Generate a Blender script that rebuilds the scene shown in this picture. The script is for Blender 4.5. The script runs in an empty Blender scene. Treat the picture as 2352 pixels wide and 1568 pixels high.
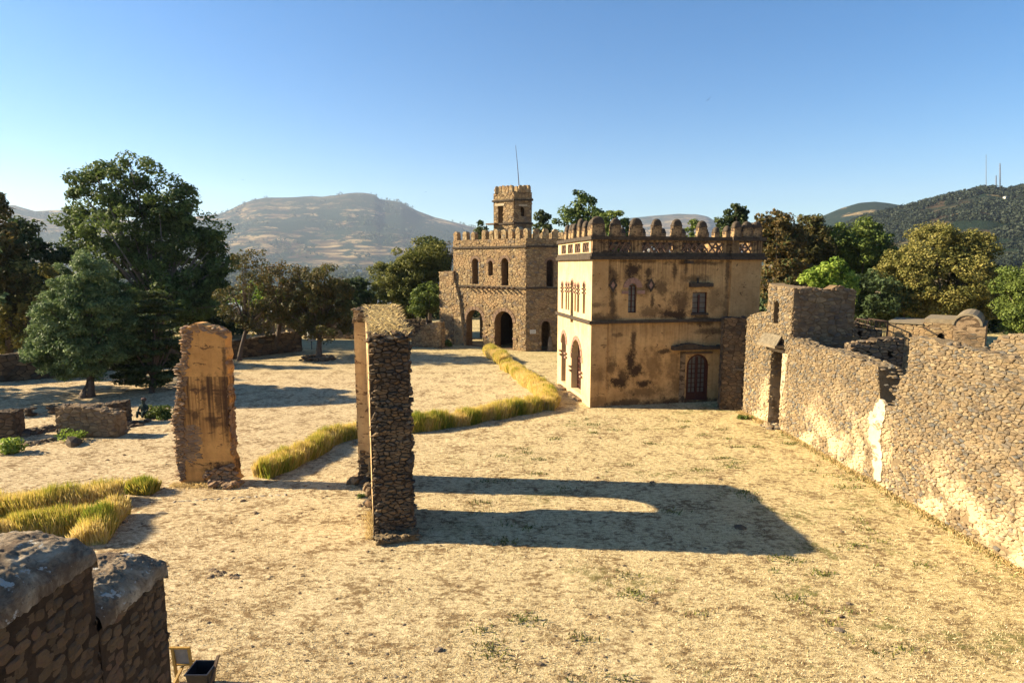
import bpy, math, random
import numpy as np
from mathutils import Vector, Matrix, noise as mnoise
from mathutils.geometry import tessellate_polygon
R = math.radians
S = bpy.context.scene
COL = S.collection
rnd = random.Random(7)
nrs = np.random.RandomState(11)

# ------------------------------------------------------------------ camera, sky, sun, exposure
CAMH, PITCH, F = 8.5, R(7.2), 1378.0           # F: focal length in pixels of a 2352 px wide picture
cd = bpy.data.cameras.new('camera'); cam = bpy.data.objects.new('camera', cd); COL.objects.link(cam)
cam.location = (0, 0, CAMH); cam.rotation_euler = (R(90) - PITCH, 0, 0)
cd.sensor_width = 36; cd.lens = F / 2352 * 36; cd.clip_start = 0.1; cd.clip_end = 30000
S.camera = cam
SUN_EL = 27.5
sdir = Vector((1, -0.085, -math.tan(R(SUN_EL)))).normalized()     # the way the light travels
W = bpy.data.worlds.new('World'); S.world = W; W.use_nodes = True
wn = W.node_tree; wn.nodes.clear()
sky = wn.nodes.new('ShaderNodeTexSky'); sky.sky_type = 'NISHITA'; sky.sun_disc = False
sky.sun_elevation = R(SUN_EL); sky.sun_rotation = math.atan2(-1, 0.085)
sky.altitude = 1800; sky.air_density = 1.25; sky.dust_density = 0.7; sky.ozone_density = 2.6
bg = wn.nodes.new('ShaderNodeBackground'); bg.inputs[1].default_value = 0.051
wo = wn.nodes.new('ShaderNodeOutputWorld')
hs = wn.nodes.new('ShaderNodeHueSaturation'); hs.inputs['Saturation'].default_value = 1.4; hs.inputs['Hue'].default_value = .503; wn.links.new(sky.outputs[0], hs.inputs['Color']); wn.links.new(hs.outputs[0], bg.inputs[0]); wn.links.new(bg.outputs[0], wo.inputs[0])
sl = bpy.data.lights.new('sun', 'SUN'); sl.energy = 5.0; sl.angle = R(0.5); sl.color = (1.0, 0.84, 0.58)
so = bpy.data.objects.new('sun', sl); COL.objects.link(so); so.rotation_euler = sdir.to_track_quat('-Z', 'Y').to_euler()
so.location = (-60, 10, 60)
S.view_settings.view_transform = 'Standard'; S.view_settings.look = 'None'
S.view_settings.exposure = 1.78; S.view_settings.gamma = 1; S.view_settings.use_curve_mapping = False

# ------------------------------------------------------------------ helpers
def ray(px, py):
    dx = (px - 1176) / F; dy = (784 - py) / F; c, s = math.cos(PITCH), math.sin(PITCH)
    return Vector((dx, c + dy * s, -s + dy * c))
def G(px, py, z=0.0):
    r = ray(px, py); t = (z - CAMH) / r.z
    return Vector((r.x * t, r.y * t, z))
def at(px, py, Y):
    r = ray(px, py); t = Y / r.y
    return Vector((r.x * t, Y, CAMH + r.z * t))
def on_plane(px, py, O, U, V=Vector((0, 0, 1))):
    """point of the ray on the plane through O spanned by U and V, as (u, v)"""
    r = ray(px, py); n = U.cross(V); c = Vector((0, 0, CAMH))
    t = (O - c).dot(n) / r.dot(n); p = c + r * t - O
    return p.dot(U), p.dot(V)

class MB:
    def __init__(s): s.v = []; s.f = []; s.c = []
    def face(s, idx, c=0.5): s.f.append(tuple(idx)); s.c.append(c)
    def add(s, vs, fs, c=0.5):
        b = len(s.v); s.v.extend(Vector(v) for v in vs)
        for f in fs: s.f.append(tuple(b + i for i in f)); s.c.append(c)
    def build(s, name, mat, parent=None, local=False, smooth=False):
        off = Vector((0, 0, 0)) if (local or parent is None) else root_loc(parent)
        m = bpy.data.meshes.new(name)
        m.from_pydata([tuple(v - off) for v in s.v], [], s.f)
        a = m.attributes.new('tone', 'FLOAT', 'FACE'); a.data.foreach_set('value', s.c)
        if smooth: m.polygons.foreach_set('use_smooth', [True] * len(m.polygons))
        m.materials.append(mat); m.update()
        o = bpy.data.objects.new(name, m); COL.objects.link(o)
        if parent is not None: o.parent = parent
        return o
def root_loc(o):
    l = Vector((0, 0, 0))
    while o is not None: l += Vector(o.location); o = o.parent
    return l
def tag(o, label=None, cat=None, group=None, kind=None):
    if label: o['label'] = label
    if cat: o['category'] = cat
    if group: o['group'] = group
    if kind: o['kind'] = kind
    return o
def thing(name, label, cat, loc, rz=0, group=None):
    o = bpy.data.objects.new(name, None); o.empty_display_size = 0.3; COL.objects.link(o)
    o.location = loc; o.rotation_euler = (0, 0, rz); return tag(o, label, cat, group)
def copy_tree(o, parent=None):
    c = o.copy(); COL.objects.link(c)
    if parent is not None: c.parent = parent
    for ch in [x for x in COL.objects if x.parent == o]: copy_tree(ch, c)
    return c

BOXF = [(0,3,2,1),(4,5,6,7),(0,1,5,4),(1,2,6,5),(2,3,7,6),(3,0,4,7)]
def box(mb, a, b, c=0.5):
    (x0,y0,z0),(x1,y1,z1) = a, b
    mb.add([(x0,y0,z0),(x1,y0,z0),(x1,y1,z0),(x0,y1,z0),(x0,y0,z1),(x1,y0,z1),(x1,y1,z1),(x0,y1,z1)], BOXF, c)
def obox(mb, O, U, Vv, N, a, b, c=0.5):
    """box in the frame O,U,V,N"""
    P = lambda u, v, n: O + U * u + Vv * v + N * n
    (x0,y0,z0),(x1,y1,z1) = a, b
    mb.add([P(x0,y0,z0),P(x1,y0,z0),P(x1,y1,z0),P(x0,y1,z0),P(x0,y0,z1),P(x1,y0,z1),P(x1,y1,z1),P(x0,y1,z1)], BOXF, c)
def bar(mb, p, q, w, h=None, c=0.5):
    h = h or w; p = Vector(p); q = Vector(q); d = (q - p).normalized()
    up = Vector((0, 0, 1)) if abs(d.z) < .95 else Vector((0, 1, 0))
    s = d.cross(up).normalized(); t = s.cross(d)
    vs = [e + s * a * w / 2 + t * b * h / 2 for e in (p, q) for a, b in ((-1,-1),(1,-1),(1,1),(-1,1))]
    mb.add(vs, BOXF, c)
def tube(mb, pts, rad, n=7, c=0.5, cap=True):
    pts = [Vector(p) for p in pts]; b = len(mb.v)
    for i, p in enumerate(pts):
        d = (pts[min(i+1, len(pts)-1)] - pts[max(i-1, 0)]).normalized()
        up = Vector((0, 0, 1)) if abs(d.z) < .9 else Vector((1, 0, 0))
        s = d.cross(up).normalized(); t = d.cross(s)
        for k in range(n):
            a = 2 * math.pi * k / n; mb.v.append(p + (s * math.cos(a) + t * math.sin(a)) * rad[i])
    for i in range(len(pts) - 1):
        for k in range(n):
            k2 = (k + 1) % n; mb.face((b+i*n+k, b+i*n+k2, b+(i+1)*n+k2, b+(i+1)*n+k), c)
    if cap: mb.face([b+(len(pts)-1)*n+k for k in range(n)], c); mb.face([b+k for k in reversed(range(n))], c)
def plate(mb, O, U, V, N, outer, holes, t, c=0.5):
    """outline with holes in the plane (O,U,V), front at O, back at O-N*t"""
    loops = [outer] + holes
    flat = [p for l in loops for p in l]
    tris = tessellate_polygon([[Vector((p[0], p[1], 0)) for p in l] for l in loops])
    b = len(mb.v); n = len(flat)
    for p in flat: mb.v.append(O + U * p[0] + V * p[1])
    for p in flat: mb.v.append(O + U * p[0] + V * p[1] - N * t)
    for tr in tris:
        mb.face((b+tr[0], b+tr[1], b+tr[2]), c); mb.face((b+n+tr[2], b+n+tr[1], b+n+tr[0]), c)
    k = 0
    for l in loops:
        m = len(l)
        for i in range(m):
            j = (i + 1) % m; mb.face((b+k+i, b+k+j, b+n+k+j, b+n+k+i), c)
        k += m
def arch(u0, u1, v0, vs, n=8, top=None):
    """opening outline: jambs to vs, then round (or raised to top) head"""
    w = (u1 - u0) / 2; c = (u0 + u1) / 2; h = (top - vs) if top else w
    return [(u0, v0), (u1, v0)] + [(c + w * math.cos(math.pi * i / n), vs + h * math.sin(math.pi * i / n)) for i in range(n + 1)]
def arch_ring(mb, O, U, V, N, u0, u1, vs, top, w, t0, t1, n=9, c=0.5, alt=0):
    """voussoirs round an opening head, each its own wedge"""
    cx = (u0 + u1) / 2; a = (u1 - u0) / 2; h = top - vs
    for i in range(n):
        A, B = math.pi * i / n + .02, math.pi * (i + 1) / n - .02
        q = []
        for th in (A, B):
            for k in (0.0, w): q.append((cx + (a + k) * math.cos(th), vs + (h + k) * math.sin(th)))
        q = [q[0], q[1], q[3], q[2]]
        plate(mb, O + N * t1, U, V, N, q, [], t1 - t0, c + rnd.uniform(-.3, .3))
def pip(p, poly):
    x, y = p; r = False; j = len(poly) - 1
    for i in range(len(poly)):
        xi, yi = poly[i]; xj, yj = poly[j]
        if (yi > y) != (yj > y) and x < (xj - xi) * (y - yi) / (yj - yi) + xi: r = not r
        j = i
    return r
# a periodic field of irregular cells, the bond of all rubble masonry
def make_tile(N, seed):
    r = random.Random(seed)
    P = {(i, j): (i + .5 + (j % 2) * .5 + r.uniform(-.46, .46), j + .5 + r.uniform(-.42, .42)) for i in range(N) for j in range(N)}
    for q in list(P):
        if r.random() < .30: P[q] = None
    T = {}
    for i in range(N):
        for j in range(N):
            if P[i, j] is None: T[i, j] = None; continue
            cx, cy = P[i, j]; poly = [(cx-1.4,cy-1.4),(cx+1.4,cy-1.4),(cx+1.4,cy+1.4),(cx-1.4,cy+1.4)]
            for di in (-2,-1,0,1,2):
                for dj in (-2,-1,0,1,2):
                    if di == dj == 0: continue
                    q = P[(i+di) % N, (j+dj) % N]
                    if q is None: continue
                    qx = q[0] + (N if i+di >= N else -N if i+di < 0 else 0); qy = q[1] + (N if j+dj >= N else -N if j+dj < 0 else 0)
                    mx, my, nx, ny = (cx+qx)/2, (cy+qy)/2, qx-cx, qy-cy; out = []
                    for k in range(len(poly)):
                        a = poly[k]; b = poly[(k+1) % len(poly)]
                        da = (a[0]-mx)*nx + (a[1]-my)*ny; db = (b[0]-mx)*nx + (b[1]-my)*ny
                        if da <= 0: out.append(a)
                        if (da < 0 < db) or (db < 0 < da):
                            t = da / (da - db); out.append((a[0]+(b[0]-a[0])*t, a[1]+(b[1]-a[1])*t))
                    poly = out
            T[i, j] = ((cx - i, cy - j), [(a - i, b - j) for a, b in poly])
    return T
TN = 40; TILE = make_tile(TN, 5)
def stones(mb, O, U, V, N, outer, holes=[], su=.3, sv=.17, gap=.12, prot=(.015, .06), keep=None, skew=0.0):
    oi, oj = rnd.randrange(TN), rnd.randrange(TN)
    us = [p[0] for p in outer]; vs = [p[1] for p in outer]; u0, u1, v0, v1 = min(us), max(us), min(vs), max(vs)
    for i in range(-2, int((u1-u0)/su) + 2):
        for j in range(-1, int((v1-v0)/sv) + 2):
            cell = TILE[(i+oi) % TN, (j+oj) % TN]
            if cell is None: continue
            (cx, cy), poly = cell
            c = (u0 + (i+cx)*su, v0 + (j+cy)*sv)
            if not pip(c, outer) or any(pip(c, h) for h in holes): continue
            if keep and not keep(c[0], c[1]): continue
            if rnd.random() < .035: continue
            pr = prot[0] + (prot[1]-prot[0])*rnd.random()**1.3; tu, tv = rnd.uniform(-.3, .3) * pr / su, rnd.uniform(-.5, .5) * pr / sv
            tone = rnd.random(); ring = []
            for a, b in poly:
                p = (u0 + (i+a)*su, v0 + (j+b)*sv); k = 1 - gap*rnd.uniform(.4, 1.6)
                q = (c[0]+(p[0]-c[0])*k, c[1]+(p[1]-c[1])*k)
                if not pip(q, outer) or any(pip(q, h) for h in holes): q = (c[0]+(p[0]-c[0])*.45, c[1]+(p[1]-c[1])*.45)
                ring.append(q)
            n = len(ring); b0 = len(mb.v); s2 = rnd.uniform(.62, .85)
            for q in ring: mb.v.append(O + U*q[0] + V*q[1] - N*.03)
            for q in ring: mb.v.append(O + U*q[0] + V*q[1] + N*pr*.55)
            for q in ring:
                a = c[0]+(q[0]-c[0])*s2; b = c[1]+(q[1]-c[1])*s2
                mb.v.append(O + U*a + V*b + N*(pr + tu*(a-c[0]) + tv*(b-c[1])))
            for k in range(n):
                k2 = (k+1) % n
                mb.face((b0+k, b0+k2, b0+n+k2, b0+n+k), tone); mb.face((b0+n+k, b0+n+k2, b0+2*n+k2, b0+2*n+k), tone)
            mb.face([b0+2*n+k for k in range(n)], tone)
_t = (1 + 5 ** .5) / 2
ICO_V = [Vector(v).normalized() for v in [(-1,_t,0),(1,_t,0),(-1,-_t,0),(1,-_t,0),(0,-1,_t),(0,1,_t),(0,-1,-_t),(0,1,-_t),(_t,0,-1),(_t,0,1),(-_t,0,-1),(-_t,0,1)]]
ICO_F = [(0,11,5),(0,5,1),(0,1,7),(0,7,10),(0,10,11),(1,5,9),(5,11,4),(11,10,2),(10,7,6),(7,1,8),(3,9,4),(3,4,2),(3,2,6),(3,6,8),(3,8,9),(4,9,5),(2,4,11),(6,2,10),(8,6,7),(9,8,1)]
def rock(mb, p, sx, sy, sz, tone=None, j=.25):
    a = rnd.uniform(0, 6.28); ca, sa = math.cos(a), math.sin(a); tone = rnd.random() if tone is None else tone; vs = []
    for v in ICO_V:
        k = 1 + rnd.uniform(-j, j); x, y, z = v.x*sx*k, v.y*sy*k, v.z*sz*k
        vs.append(Vector((p[0]+x*ca-y*sa, p[1]+x*sa+y*ca, p[2]+z)))
    mb.add(vs, ICO_F, tone)
def _lump():
    V = []; F_ = []; n = 10
    for k, (r, z) in enumerate(((1.0,-.3),(1.02,.25),(.86,.75),(.45,1.0))):
        for i in range(n):
            a = 2*math.pi*(i+.5*(k % 2))/n; p = 2.8; c, s_ = math.cos(a), math.sin(a)
            V.append(Vector((r*math.copysign(abs(c)**(2/p), c), r*math.copysign(abs(s_)**(2/p), s_), z)))
    for k in range(3):
        for i in range(n): F_.append((k*n+i, k*n+(i+1) % n, (k+1)*n+(i+1) % n, (k+1)*n+i))
    F_.append(tuple(3*n+i for i in range(n))); return V, F_
LUMP_V, LUMP_F = _lump()
def capping(mb, pts, w, size=.16, dens=1.0, zf=.5):
    """loose flat stones along the top of a wall: pts = 3D points of the middle of the top"""
    for a, b in zip(pts[:-1], pts[1:]):
        a = Vector(a); b = Vector(b); L = (b-a).length; n = int(L * w / (size*size) * .55 * dens) + 1
        d = (b-a).normalized(); s = Vector((-d.y, d.x, 0)).normalized()
        for _ in range(n):
            t = rnd.random(); o = rnd.uniform(-.5, .5) * w; z = size * zf * .3
            p = a + (b-a)*t + s*o
            rock(mb, (p.x, p.y, p.z + rnd.uniform(-z, z)), size*rnd.uniform(.5, 1.1), size*rnd.uniform(.4, .9), size*zf*rnd.uniform(.5, 1.1))

# ------------------------------------------------------------------ materials
def srgb(r, g, b): return tuple(((c/255)/12.92 if c/255 <= .04045 else ((c/255+.055)/1.055)**2.4) for c in (r, g, b)) + (1,)
class NT:
    def __init__(s, name):
        s.m = bpy.data.materials.new(name); s.m.use_nodes = True; s.t = s.m.node_tree; s.n = s.t.nodes; s.n.clear()
        s.out = s.n.new('ShaderNodeOutputMaterial'); s.co = s.n.new('ShaderNodeTexCoord').outputs['Object']
    def link(s, a, b): s.t.links.new(a, b)
    def noise(s, sc, det=4, rough=.55, vec=None, stretch=None, dist=0.0):
        n = s.n.new('ShaderNodeTexNoise'); n.inputs['Scale'].default_value = sc; n.inputs['Detail'].default_value = det
        n.inputs['Roughness'].default_value = rough; n.inputs['Distortion'].default_value = dist; v = vec or s.co
        if stretch:
            m = s.n.new('ShaderNodeMapping'); m.inputs['Scale'].default_value = stretch; s.link(v, m.inputs[0]); v = m.outputs[0]
        s.link(v, n.inputs['Vector']); return n.outputs['Fac']
    def ramp(s, fac, stops, interp='LINEAR'):
        r = s.n.new('ShaderNodeValToRGB'); r.color_ramp.interpolation = interp; e = r.color_ramp.elements
        while len(e) < len(stops): e.new(.5)
        for k, (p, c) in enumerate(stops): e[k].position = p; e[k].color = c if len(c) == 4 else tuple(c) + (1,)
        s.link(fac, r.inputs[0]); return r.outputs[0]
    def step(s, fac, a, b):
        n = s.n.new('ShaderNodeMapRange'); n.inputs[1].default_value = a; n.inputs[2].default_value = b; s.link(fac, n.inputs[0]); return n.outputs[0]
    def math(s, op, a, b=None):
        n = s.n.new('ShaderNodeMath'); n.operation = op
        for i, x in enumerate((a, b)):
            if x is None: continue
            if isinstance(x, (int, float)): n.inputs[i].default_value = x
            else: s.link(x, n.inputs[i])
        return n.outputs[0]
    def mix(s, f, a, b, mode='MIX'):
        n = s.n.new('ShaderNodeMix'); n.data_type = 'RGBA'; n.blend_type = mode
        for i, x in ((0, f), (6, a), (7, b)):
            if isinstance(x, (int, float)): n.inputs[i].default_value = x
            elif isinstance(x, tuple): n.inputs[i].default_value = x if len(x) == 4 else x + (1,)
            else: s.link(x, n.inputs[i])
        return n.outputs[2]
    def attr(s, name='tone'):
        n = s.n.new('ShaderNodeAttribute'); n.attribute_name = name; return n.outputs['Fac']
    def sep(s):
        n = s.n.new('ShaderNodeSeparateXYZ'); s.link(s.co, n.inputs[0]); return n.outputs
    def bump(s, h, dist, strength=1.0, nrm=None):
        n = s.n.new('ShaderNodeBump'); n.inputs['Distance'].default_value = dist; n.inputs['Strength'].default_value = strength
        s.link(h, n.inputs['Height']);
        if nrm: s.link(nrm, n.inputs['Normal'])
        return n.outputs[0]
    def done(s, col, rough=.9, nrm=None, spec=.2, metal=0):
        p = s.n.new('ShaderNodeBsdfPrincipled'); p.inputs['Roughness'].default_value = rough
        p.inputs['Specular IOR Level'].default_value = spec; p.inputs['Metallic'].default_value = metal
        if isinstance(col, tuple): p.inputs['Base Color'].default_value = col
        else: s.link(col, p.inputs['Base Color'])
        if nrm: s.link(nrm, p.inputs['Normal'])
        s.link(p.outputs[0], s.out.inputs[0]); return s.m

def stone_mat(name, cols, wash=None, washcol=(.62,.50,.36,1), sc=1.0, zwash=None, ztop=None):
    t = NT(name); a = t.attr(); n = t.noise(9*sc, 5, .6)
    k = len(cols); c = t.ramp(a, [((i+.5)/k, x) for i, x in enumerate(cols)])
    c = t.mix(t.step(n, .35, .75), c, t.mix(.55, c, (.05,.04,.03,1)))
    big = t.noise(.8, 3, .5); c = t.mix(t.math('MULTIPLY', t.step(big, .42, .68), .35), c, (.30,.21,.11,1))
    if ztop: c = t.mix(t.math('MULTIPLY', t.step(t.math('ADD', t.sep()[2], t.math('MULTIPLY', t.noise(.7, 4, .6), 3.0)), ztop[0], ztop[1]), .55), c, t.mix(.5, c, (.07,.055,.04,1)))
    if wash is not None:
        w = t.noise(wash, 6, .7, dist=.6)
        w = t.step(w, .50, .58)
        if zwash: w = t.math('MULTIPLY', w, t.step(t.sep()[2], zwash[1], zwash[0]))
        c = t.mix(t.math('MULTIPLY', w, .8), c, washcol)
    h = t.noise(30*sc, 6, .7)
    return t.done(c, .92, t.bump(h, .03, .9))
def mortar_mat(name, c0, c1, sc=6):
    t = NT(name); n = t.noise(sc, 6, .7); c = t.ramp(n, [(.3, c0), (.7, c1)])
    return t.done(c, .95, t.bump(t.noise(sc*5, 6, .75), .05, 1))
def plaster_mat(name, light, dark, brown, stains=[], axis='xz', streak=.5, ux=0, patch=.60, runs=()):
    """lime plaster: weather streaks, flaked patches, and stains of their own place and shape"""
    t = NT(name); n = t.noise(1.1, 6, .65); c = t.mix(t.step(n, .35, .68), light, dark)
    c = t.mix(t.math('MULTIPLY', t.step(t.noise(5, 6, .7), .48, .75), .45), c, brown)
    st = t.noise(1.0, 4, .6, stretch=(3.2, 3.2, .28)); c = t.mix(t.math('MULTIPLY', t.step(st, .52, .78), streak), c, brown)
    pt = t.noise(2.1, 7, .72, stretch=(.8, .8, 1.6), dist=.8); c = t.mix(t.step(pt, patch, patch+.025), c, t.mix(.4, brown, (.07,.045,.025,1)))
    for (rz, rl, rk) in runs:      # dirt washed down from a ledge at height rz, about rl long
        fn = t.noise(1.0, 5, .7, stretch=(6.5, 6.5, .12)); z = t.sep()[2]
        below = t.math('MULTIPLY', t.step(t.math('ADD', z, t.math('MULTIPLY', fn, rl*1.6)), rz-rl*.55, rz+rl*.35), t.step(z, rz+.06, rz+.05))
        c = t.mix(t.math('MULTIPLY', t.math('MULTIPLY', below, t.step(fn, .40, .60)), rk), c, t.mix(.7, brown, (.02,.014,.01,1)))
    if stains:
        s = t.sep(); u, v = s[ux], s[2]
        w1 = t.math('ADD', t.math('MULTIPLY', t.math('SUBTRACT', t.noise(2.6, 3, .6), .5), 2.4), t.math('MULTIPLY', t.math('SUBTRACT', t.noise(13, 6, .75), .5), 1.7))
        tot = None
        for (cu, cv, ru, rv, k) in stains:
            a = t.math('DIVIDE', t.math('SUBTRACT', u, cu), ru); b = t.math('DIVIDE', t.math('SUBTRACT', v, cv), rv)
            d = t.math('SQRT', t.math('ADD', t.math('MULTIPLY', a, a), t.math('MULTIPLY', b, b)))
            m = t.math('MULTIPLY', t.step(t.math('ADD', d, w1), 1.2, .45), k)
            tot = m if tot is None else t.math('MAXIMUM', tot, m)
        c = t.mix(tot, c, t.mix(.75, brown, (.015,.011,.009,1)))
    return t.done(c, .9, t.bump(t.noise(14, 7, .7), .025, .8))
def plain(name, c, rough=.8, sc=8, var=.35, metal=0, spec=.3, bump=.01):
    t = NT(name); n = t.noise(sc, 5, .65); d = tuple(x*(1-var) for x in c[:3]) + (1,)
    return t.done(t.mix(t.step(n, .3, .7), d, c if len(c) == 4 else c + (1,)), rough, t.bump(t.noise(sc*4, 4), bump, .6), spec, metal)
def leaf_mat(name, cols, trans=.3, rough=.65):
    t = NT(name); k = len(cols); c = t.ramp(t.attr(), [((i+.5)/k, x) for i, x in enumerate(cols)])
    p = t.n.new('ShaderNodeBsdfPrincipled'); p.inputs['Roughness'].default_value = rough; p.inputs['Specular IOR Level'].default_value = .25
    t.link(c, p.inputs['Base Color']); tr = t.n.new('ShaderNodeBsdfTranslucent'); t.link(c, tr.inputs[0])
    m = t.n.new('ShaderNodeMixShader'); m.inputs[0].default_value = trans; t.link(p.outputs[0], m.inputs[1]); t.link(tr.outputs[0], m.inputs[2])
    t.link(m.outputs[0], t.out.inputs[0]); return t.m

M = {}
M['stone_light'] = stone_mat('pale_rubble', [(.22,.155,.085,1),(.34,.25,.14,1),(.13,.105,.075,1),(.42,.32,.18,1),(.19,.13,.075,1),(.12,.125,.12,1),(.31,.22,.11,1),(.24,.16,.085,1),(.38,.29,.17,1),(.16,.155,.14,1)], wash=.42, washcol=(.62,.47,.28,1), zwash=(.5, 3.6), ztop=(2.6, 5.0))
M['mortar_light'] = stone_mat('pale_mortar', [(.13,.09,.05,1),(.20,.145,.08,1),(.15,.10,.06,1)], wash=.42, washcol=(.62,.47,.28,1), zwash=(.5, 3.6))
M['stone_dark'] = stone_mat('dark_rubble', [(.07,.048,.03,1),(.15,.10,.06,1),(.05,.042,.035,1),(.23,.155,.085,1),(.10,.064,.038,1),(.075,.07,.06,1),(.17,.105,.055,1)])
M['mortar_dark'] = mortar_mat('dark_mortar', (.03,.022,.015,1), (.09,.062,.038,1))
M['stone_castle'] = stone_mat('castle_rubble', [(.28,.19,.095,1),(.40,.29,.145,1),(.17,.11,.06,1),(.44,.33,.18,1),(.24,.155,.08,1),(.17,.145,.115,1),(.35,.24,.12,1)], sc=.6, wash=.6, washcol=(.34,.22,.11,1))
M['mortar_castle'] = mortar_mat('castle_mortar', (.10,.065,.035,1), (.24,.16,.085,1), 4)
M['tuff'] = plain('red_tuff', (.36,.21,.15,1), .85, 6)
M['coping'] = plain('weathered_coping', (.085,.063,.043,1), .95, 5, .6, bump=.03)
M['iron'] = plain('rusty_iron', (.08,.05,.04,1), .7, 20, .4, .4)
M['wood_red'] = plain('red_painted_wood', (.085,.026,.016,1), .55, 12, .35)
M['wood_old'] = plain('old_timber', (.16,.10,.06,1), .8, 12, .5)
M['glass'] = plain('dusty_glass', (.21,.20,.17,1), .3, 3, .3, spec=.5)
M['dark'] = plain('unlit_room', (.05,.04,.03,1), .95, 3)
M['bark'] = plain('bark', (.15,.11,.08,1), .9, 9, .55, bump=.04)
M['bark_pale'] = plain('pale_bark', (.28,.23,.18,1), .85, 7, .5, bump=.03)
M['straw'] = leaf_mat('dry_straw', [(.56,.42,.18,1),(.76,.60,.30,1),(.44,.32,.15,1)], .4)
M['cap'] = None

# ------------------------------------------------------------------ ground and hills
def ground_mat():
    t = NT('dry_lawn'); s = t.sep()
    fine = t.noise(26, 6, .78); mid = t.noise(5.0, 7, .72, stretch=(.75, 1.1, 1)); big = t.noise(.33, 5, .6); speck = t.noise(85, 3, .7)
    straw = t.ramp(fine, [(.30, (.13,.08,.04)), (.42, (.36,.26,.13)), (.54, (.62,.49,.28)), (.70, (.82,.72,.48))])
    earth = t.ramp(fine, [(.3, (.15,.095,.05)), (.48, (.44,.32,.18)), (.68, (.72,.59,.38))])
    gold = t.ramp(fine, [(.30, (.17,.12,.045)), (.44, (.46,.34,.13)), (.65, (.78,.63,.31))])
    right = t.step(t.math('ADD', s[0], t.math('MULTIPLY', big, 10)), 3, 20)
    left = t.step(t.math('ADD', s[0], t.math('MULTIPLY', big, 8)), 2, -9)
    c = t.mix(t.math('MULTIPLY', right, .75), straw, gold)
    c = t.mix(t.math('MULTIPLY', left, .75), c, earth)
    m2 = t.noise(7.5, 6, .7, stretch=(.6, 1.2, 1), dist=.4); c = t.mix(t.math('MULTIPLY', t.step(m2, .48, .60), .55), c, t.mix(left, (.76,.63,.36,1), (.78,.66,.43,1)))
    c = t.mix(t.math('MULTIPLY', t.step(m2, .455, .37), .65), c, (.20,.13,.065,1))
    bm = t.math('ADD', t.math('MULTIPLY', mid, .6), t.math('MULTIPLY', t.noise(.9, 5, .65), .4))
    c = t.mix(t.math('MULTIPLY', t.step(bm, .495, .57), .88), c, (.17,.105,.048,1))
    gm = t.math('ADD', t.math('MULTIPLY', t.noise(2.6, 7, .75), .5), t.math('MULTIPLY', t.noise(.28, 3, .5, vec=None, stretch=(1, 1.3, 1)), .5))
    gx = t.math('MULTIPLY', t.step(gm, .555, .60), t.step(s[0], -6, 6))
    c = t.mix(t.math('MULTIPLY', gx, .75), c, (.13,.13,.035,1))
    c = t.mix(t.math('MULTIPLY', t.step(s[1], 44, 62), .35), c, (.36,.31,.12,1))
    c = t.mix(t.math('MULTIPLY', t.step(speck, .60, .72), .5), c, (.13,.08,.04,1))
    h = t.math('ADD', t.math('MULTIPLY', fine, .5), t.math('ADD', t.math('MULTIPLY', mid, 1.3), t.math('MULTIPLY', speck, .2)))
    return t.done(c, .95, t.bump(h, .12, .75), .1)
def hill_mat():
    t = NT('far_hillside'); s = t.sep()
    terr = t.noise(1.0, 5, .62, stretch=(.0036, .0036, .03), dist=1.0)
    c = t.ramp(terr, [(.38, (.05,.04,.025)), (.47, (.10,.07,.04)), (.53, (.20,.14,.07)), (.60, (.38,.28,.14))])
    w = t.math('ADD', t.math('MULTIPLY', t.noise(.006, 9, .74, stretch=(1, 1, 2.2)), .65), t.math('MULTIPLY', t.noise(.0013, 3, .5), .35))
    c = t.mix(t.step(w, .465, .51), c, (.020,.036,.022,1))
    c = t.mix(t.math('MULTIPLY', t.step(s[2], 420, 640), .75), c, (.035,.042,.022,1))
    low = t.step(s[2], 60, -60); c = t.mix(t.math('MULTIPLY', low, .45), c, (.032,.045,.024,1))
    return t.done(c, .95, t.bump(t.noise(.012, 9, .75), 40, 1.0), .05)
M['ground'] = ground_mat(); M['hill'] = hill_mat()

g = MB(); NA = 96; rr = [0.0, 6, 12, 18, 26, 36, 48, 62, 78, 96, 112, 126]
g.v.append(Vector((0, 20, 0)))
for r in rr[1:]:
    for k in range(NA):
        a = 2*math.pi*k/NA; x, y = r*math.cos(a), 20 + r*math.sin(a)
        z = .05*mnoise.noise(Vector((x*.12, y*.12, 0))) if 8 < r < 45 else 0
        g.v.append(Vector((x, y, z*.0 + (z if abs(x) > 900 else 0))))
for k in range(NA): g.face((0, 1+k, 1+(k+1) % NA))
for i in range(len(rr)-2):
    for k in range(NA):
        k2 = (k+1) % NA; g.face((1+i*NA+k, 1+(i+1)*NA+k, 1+(i+1)*NA+k2, 1+i*NA+k2))
tag(g.build('ground', M['ground']), kind='structure')

RIDGES = [  # distance, foot fraction, crest in the photograph's pixels
 (6200, .42, [(-900,520),(-300,480),(0,476),(30,470),(80,484),(145,480),(230,500),(330,508),(430,500),(510,489),(560,466),(585,457),(612,452),(700,451),(740,452),(775,446),(800,441),(835,440),(862,445),(872,455),(920,461),(960,482),(1000,498),(1060,514),(1110,528),(1200,543),(1290,560),(1400,585),(1600,600)]),
 (7200, .45, [(1250,600),(1340,545),(1400,515),(1440,503),(1500,495),(1560,490),(1600,492),(1625,498),(1648,512),(1700,530),(1800,545),(1900,580)]),
 (2600, .40, [(1700,620),(1800,560),(1850,520),(1880,498),(1930,476),(1975,462),(2010,459),(2040,462),(2120,475),(2300,490),(2900,500)]),
 (1350, .22, [(1640,700),(1760,640),(1850,585),(1910,535),(1960,508),(2000,494),(2050,484),(2110,467),(2170,452),(2230,438),(2270,430),(2310,438),(2352,430),(2500,410),(2800,420),(3400,470)]),
]
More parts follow.
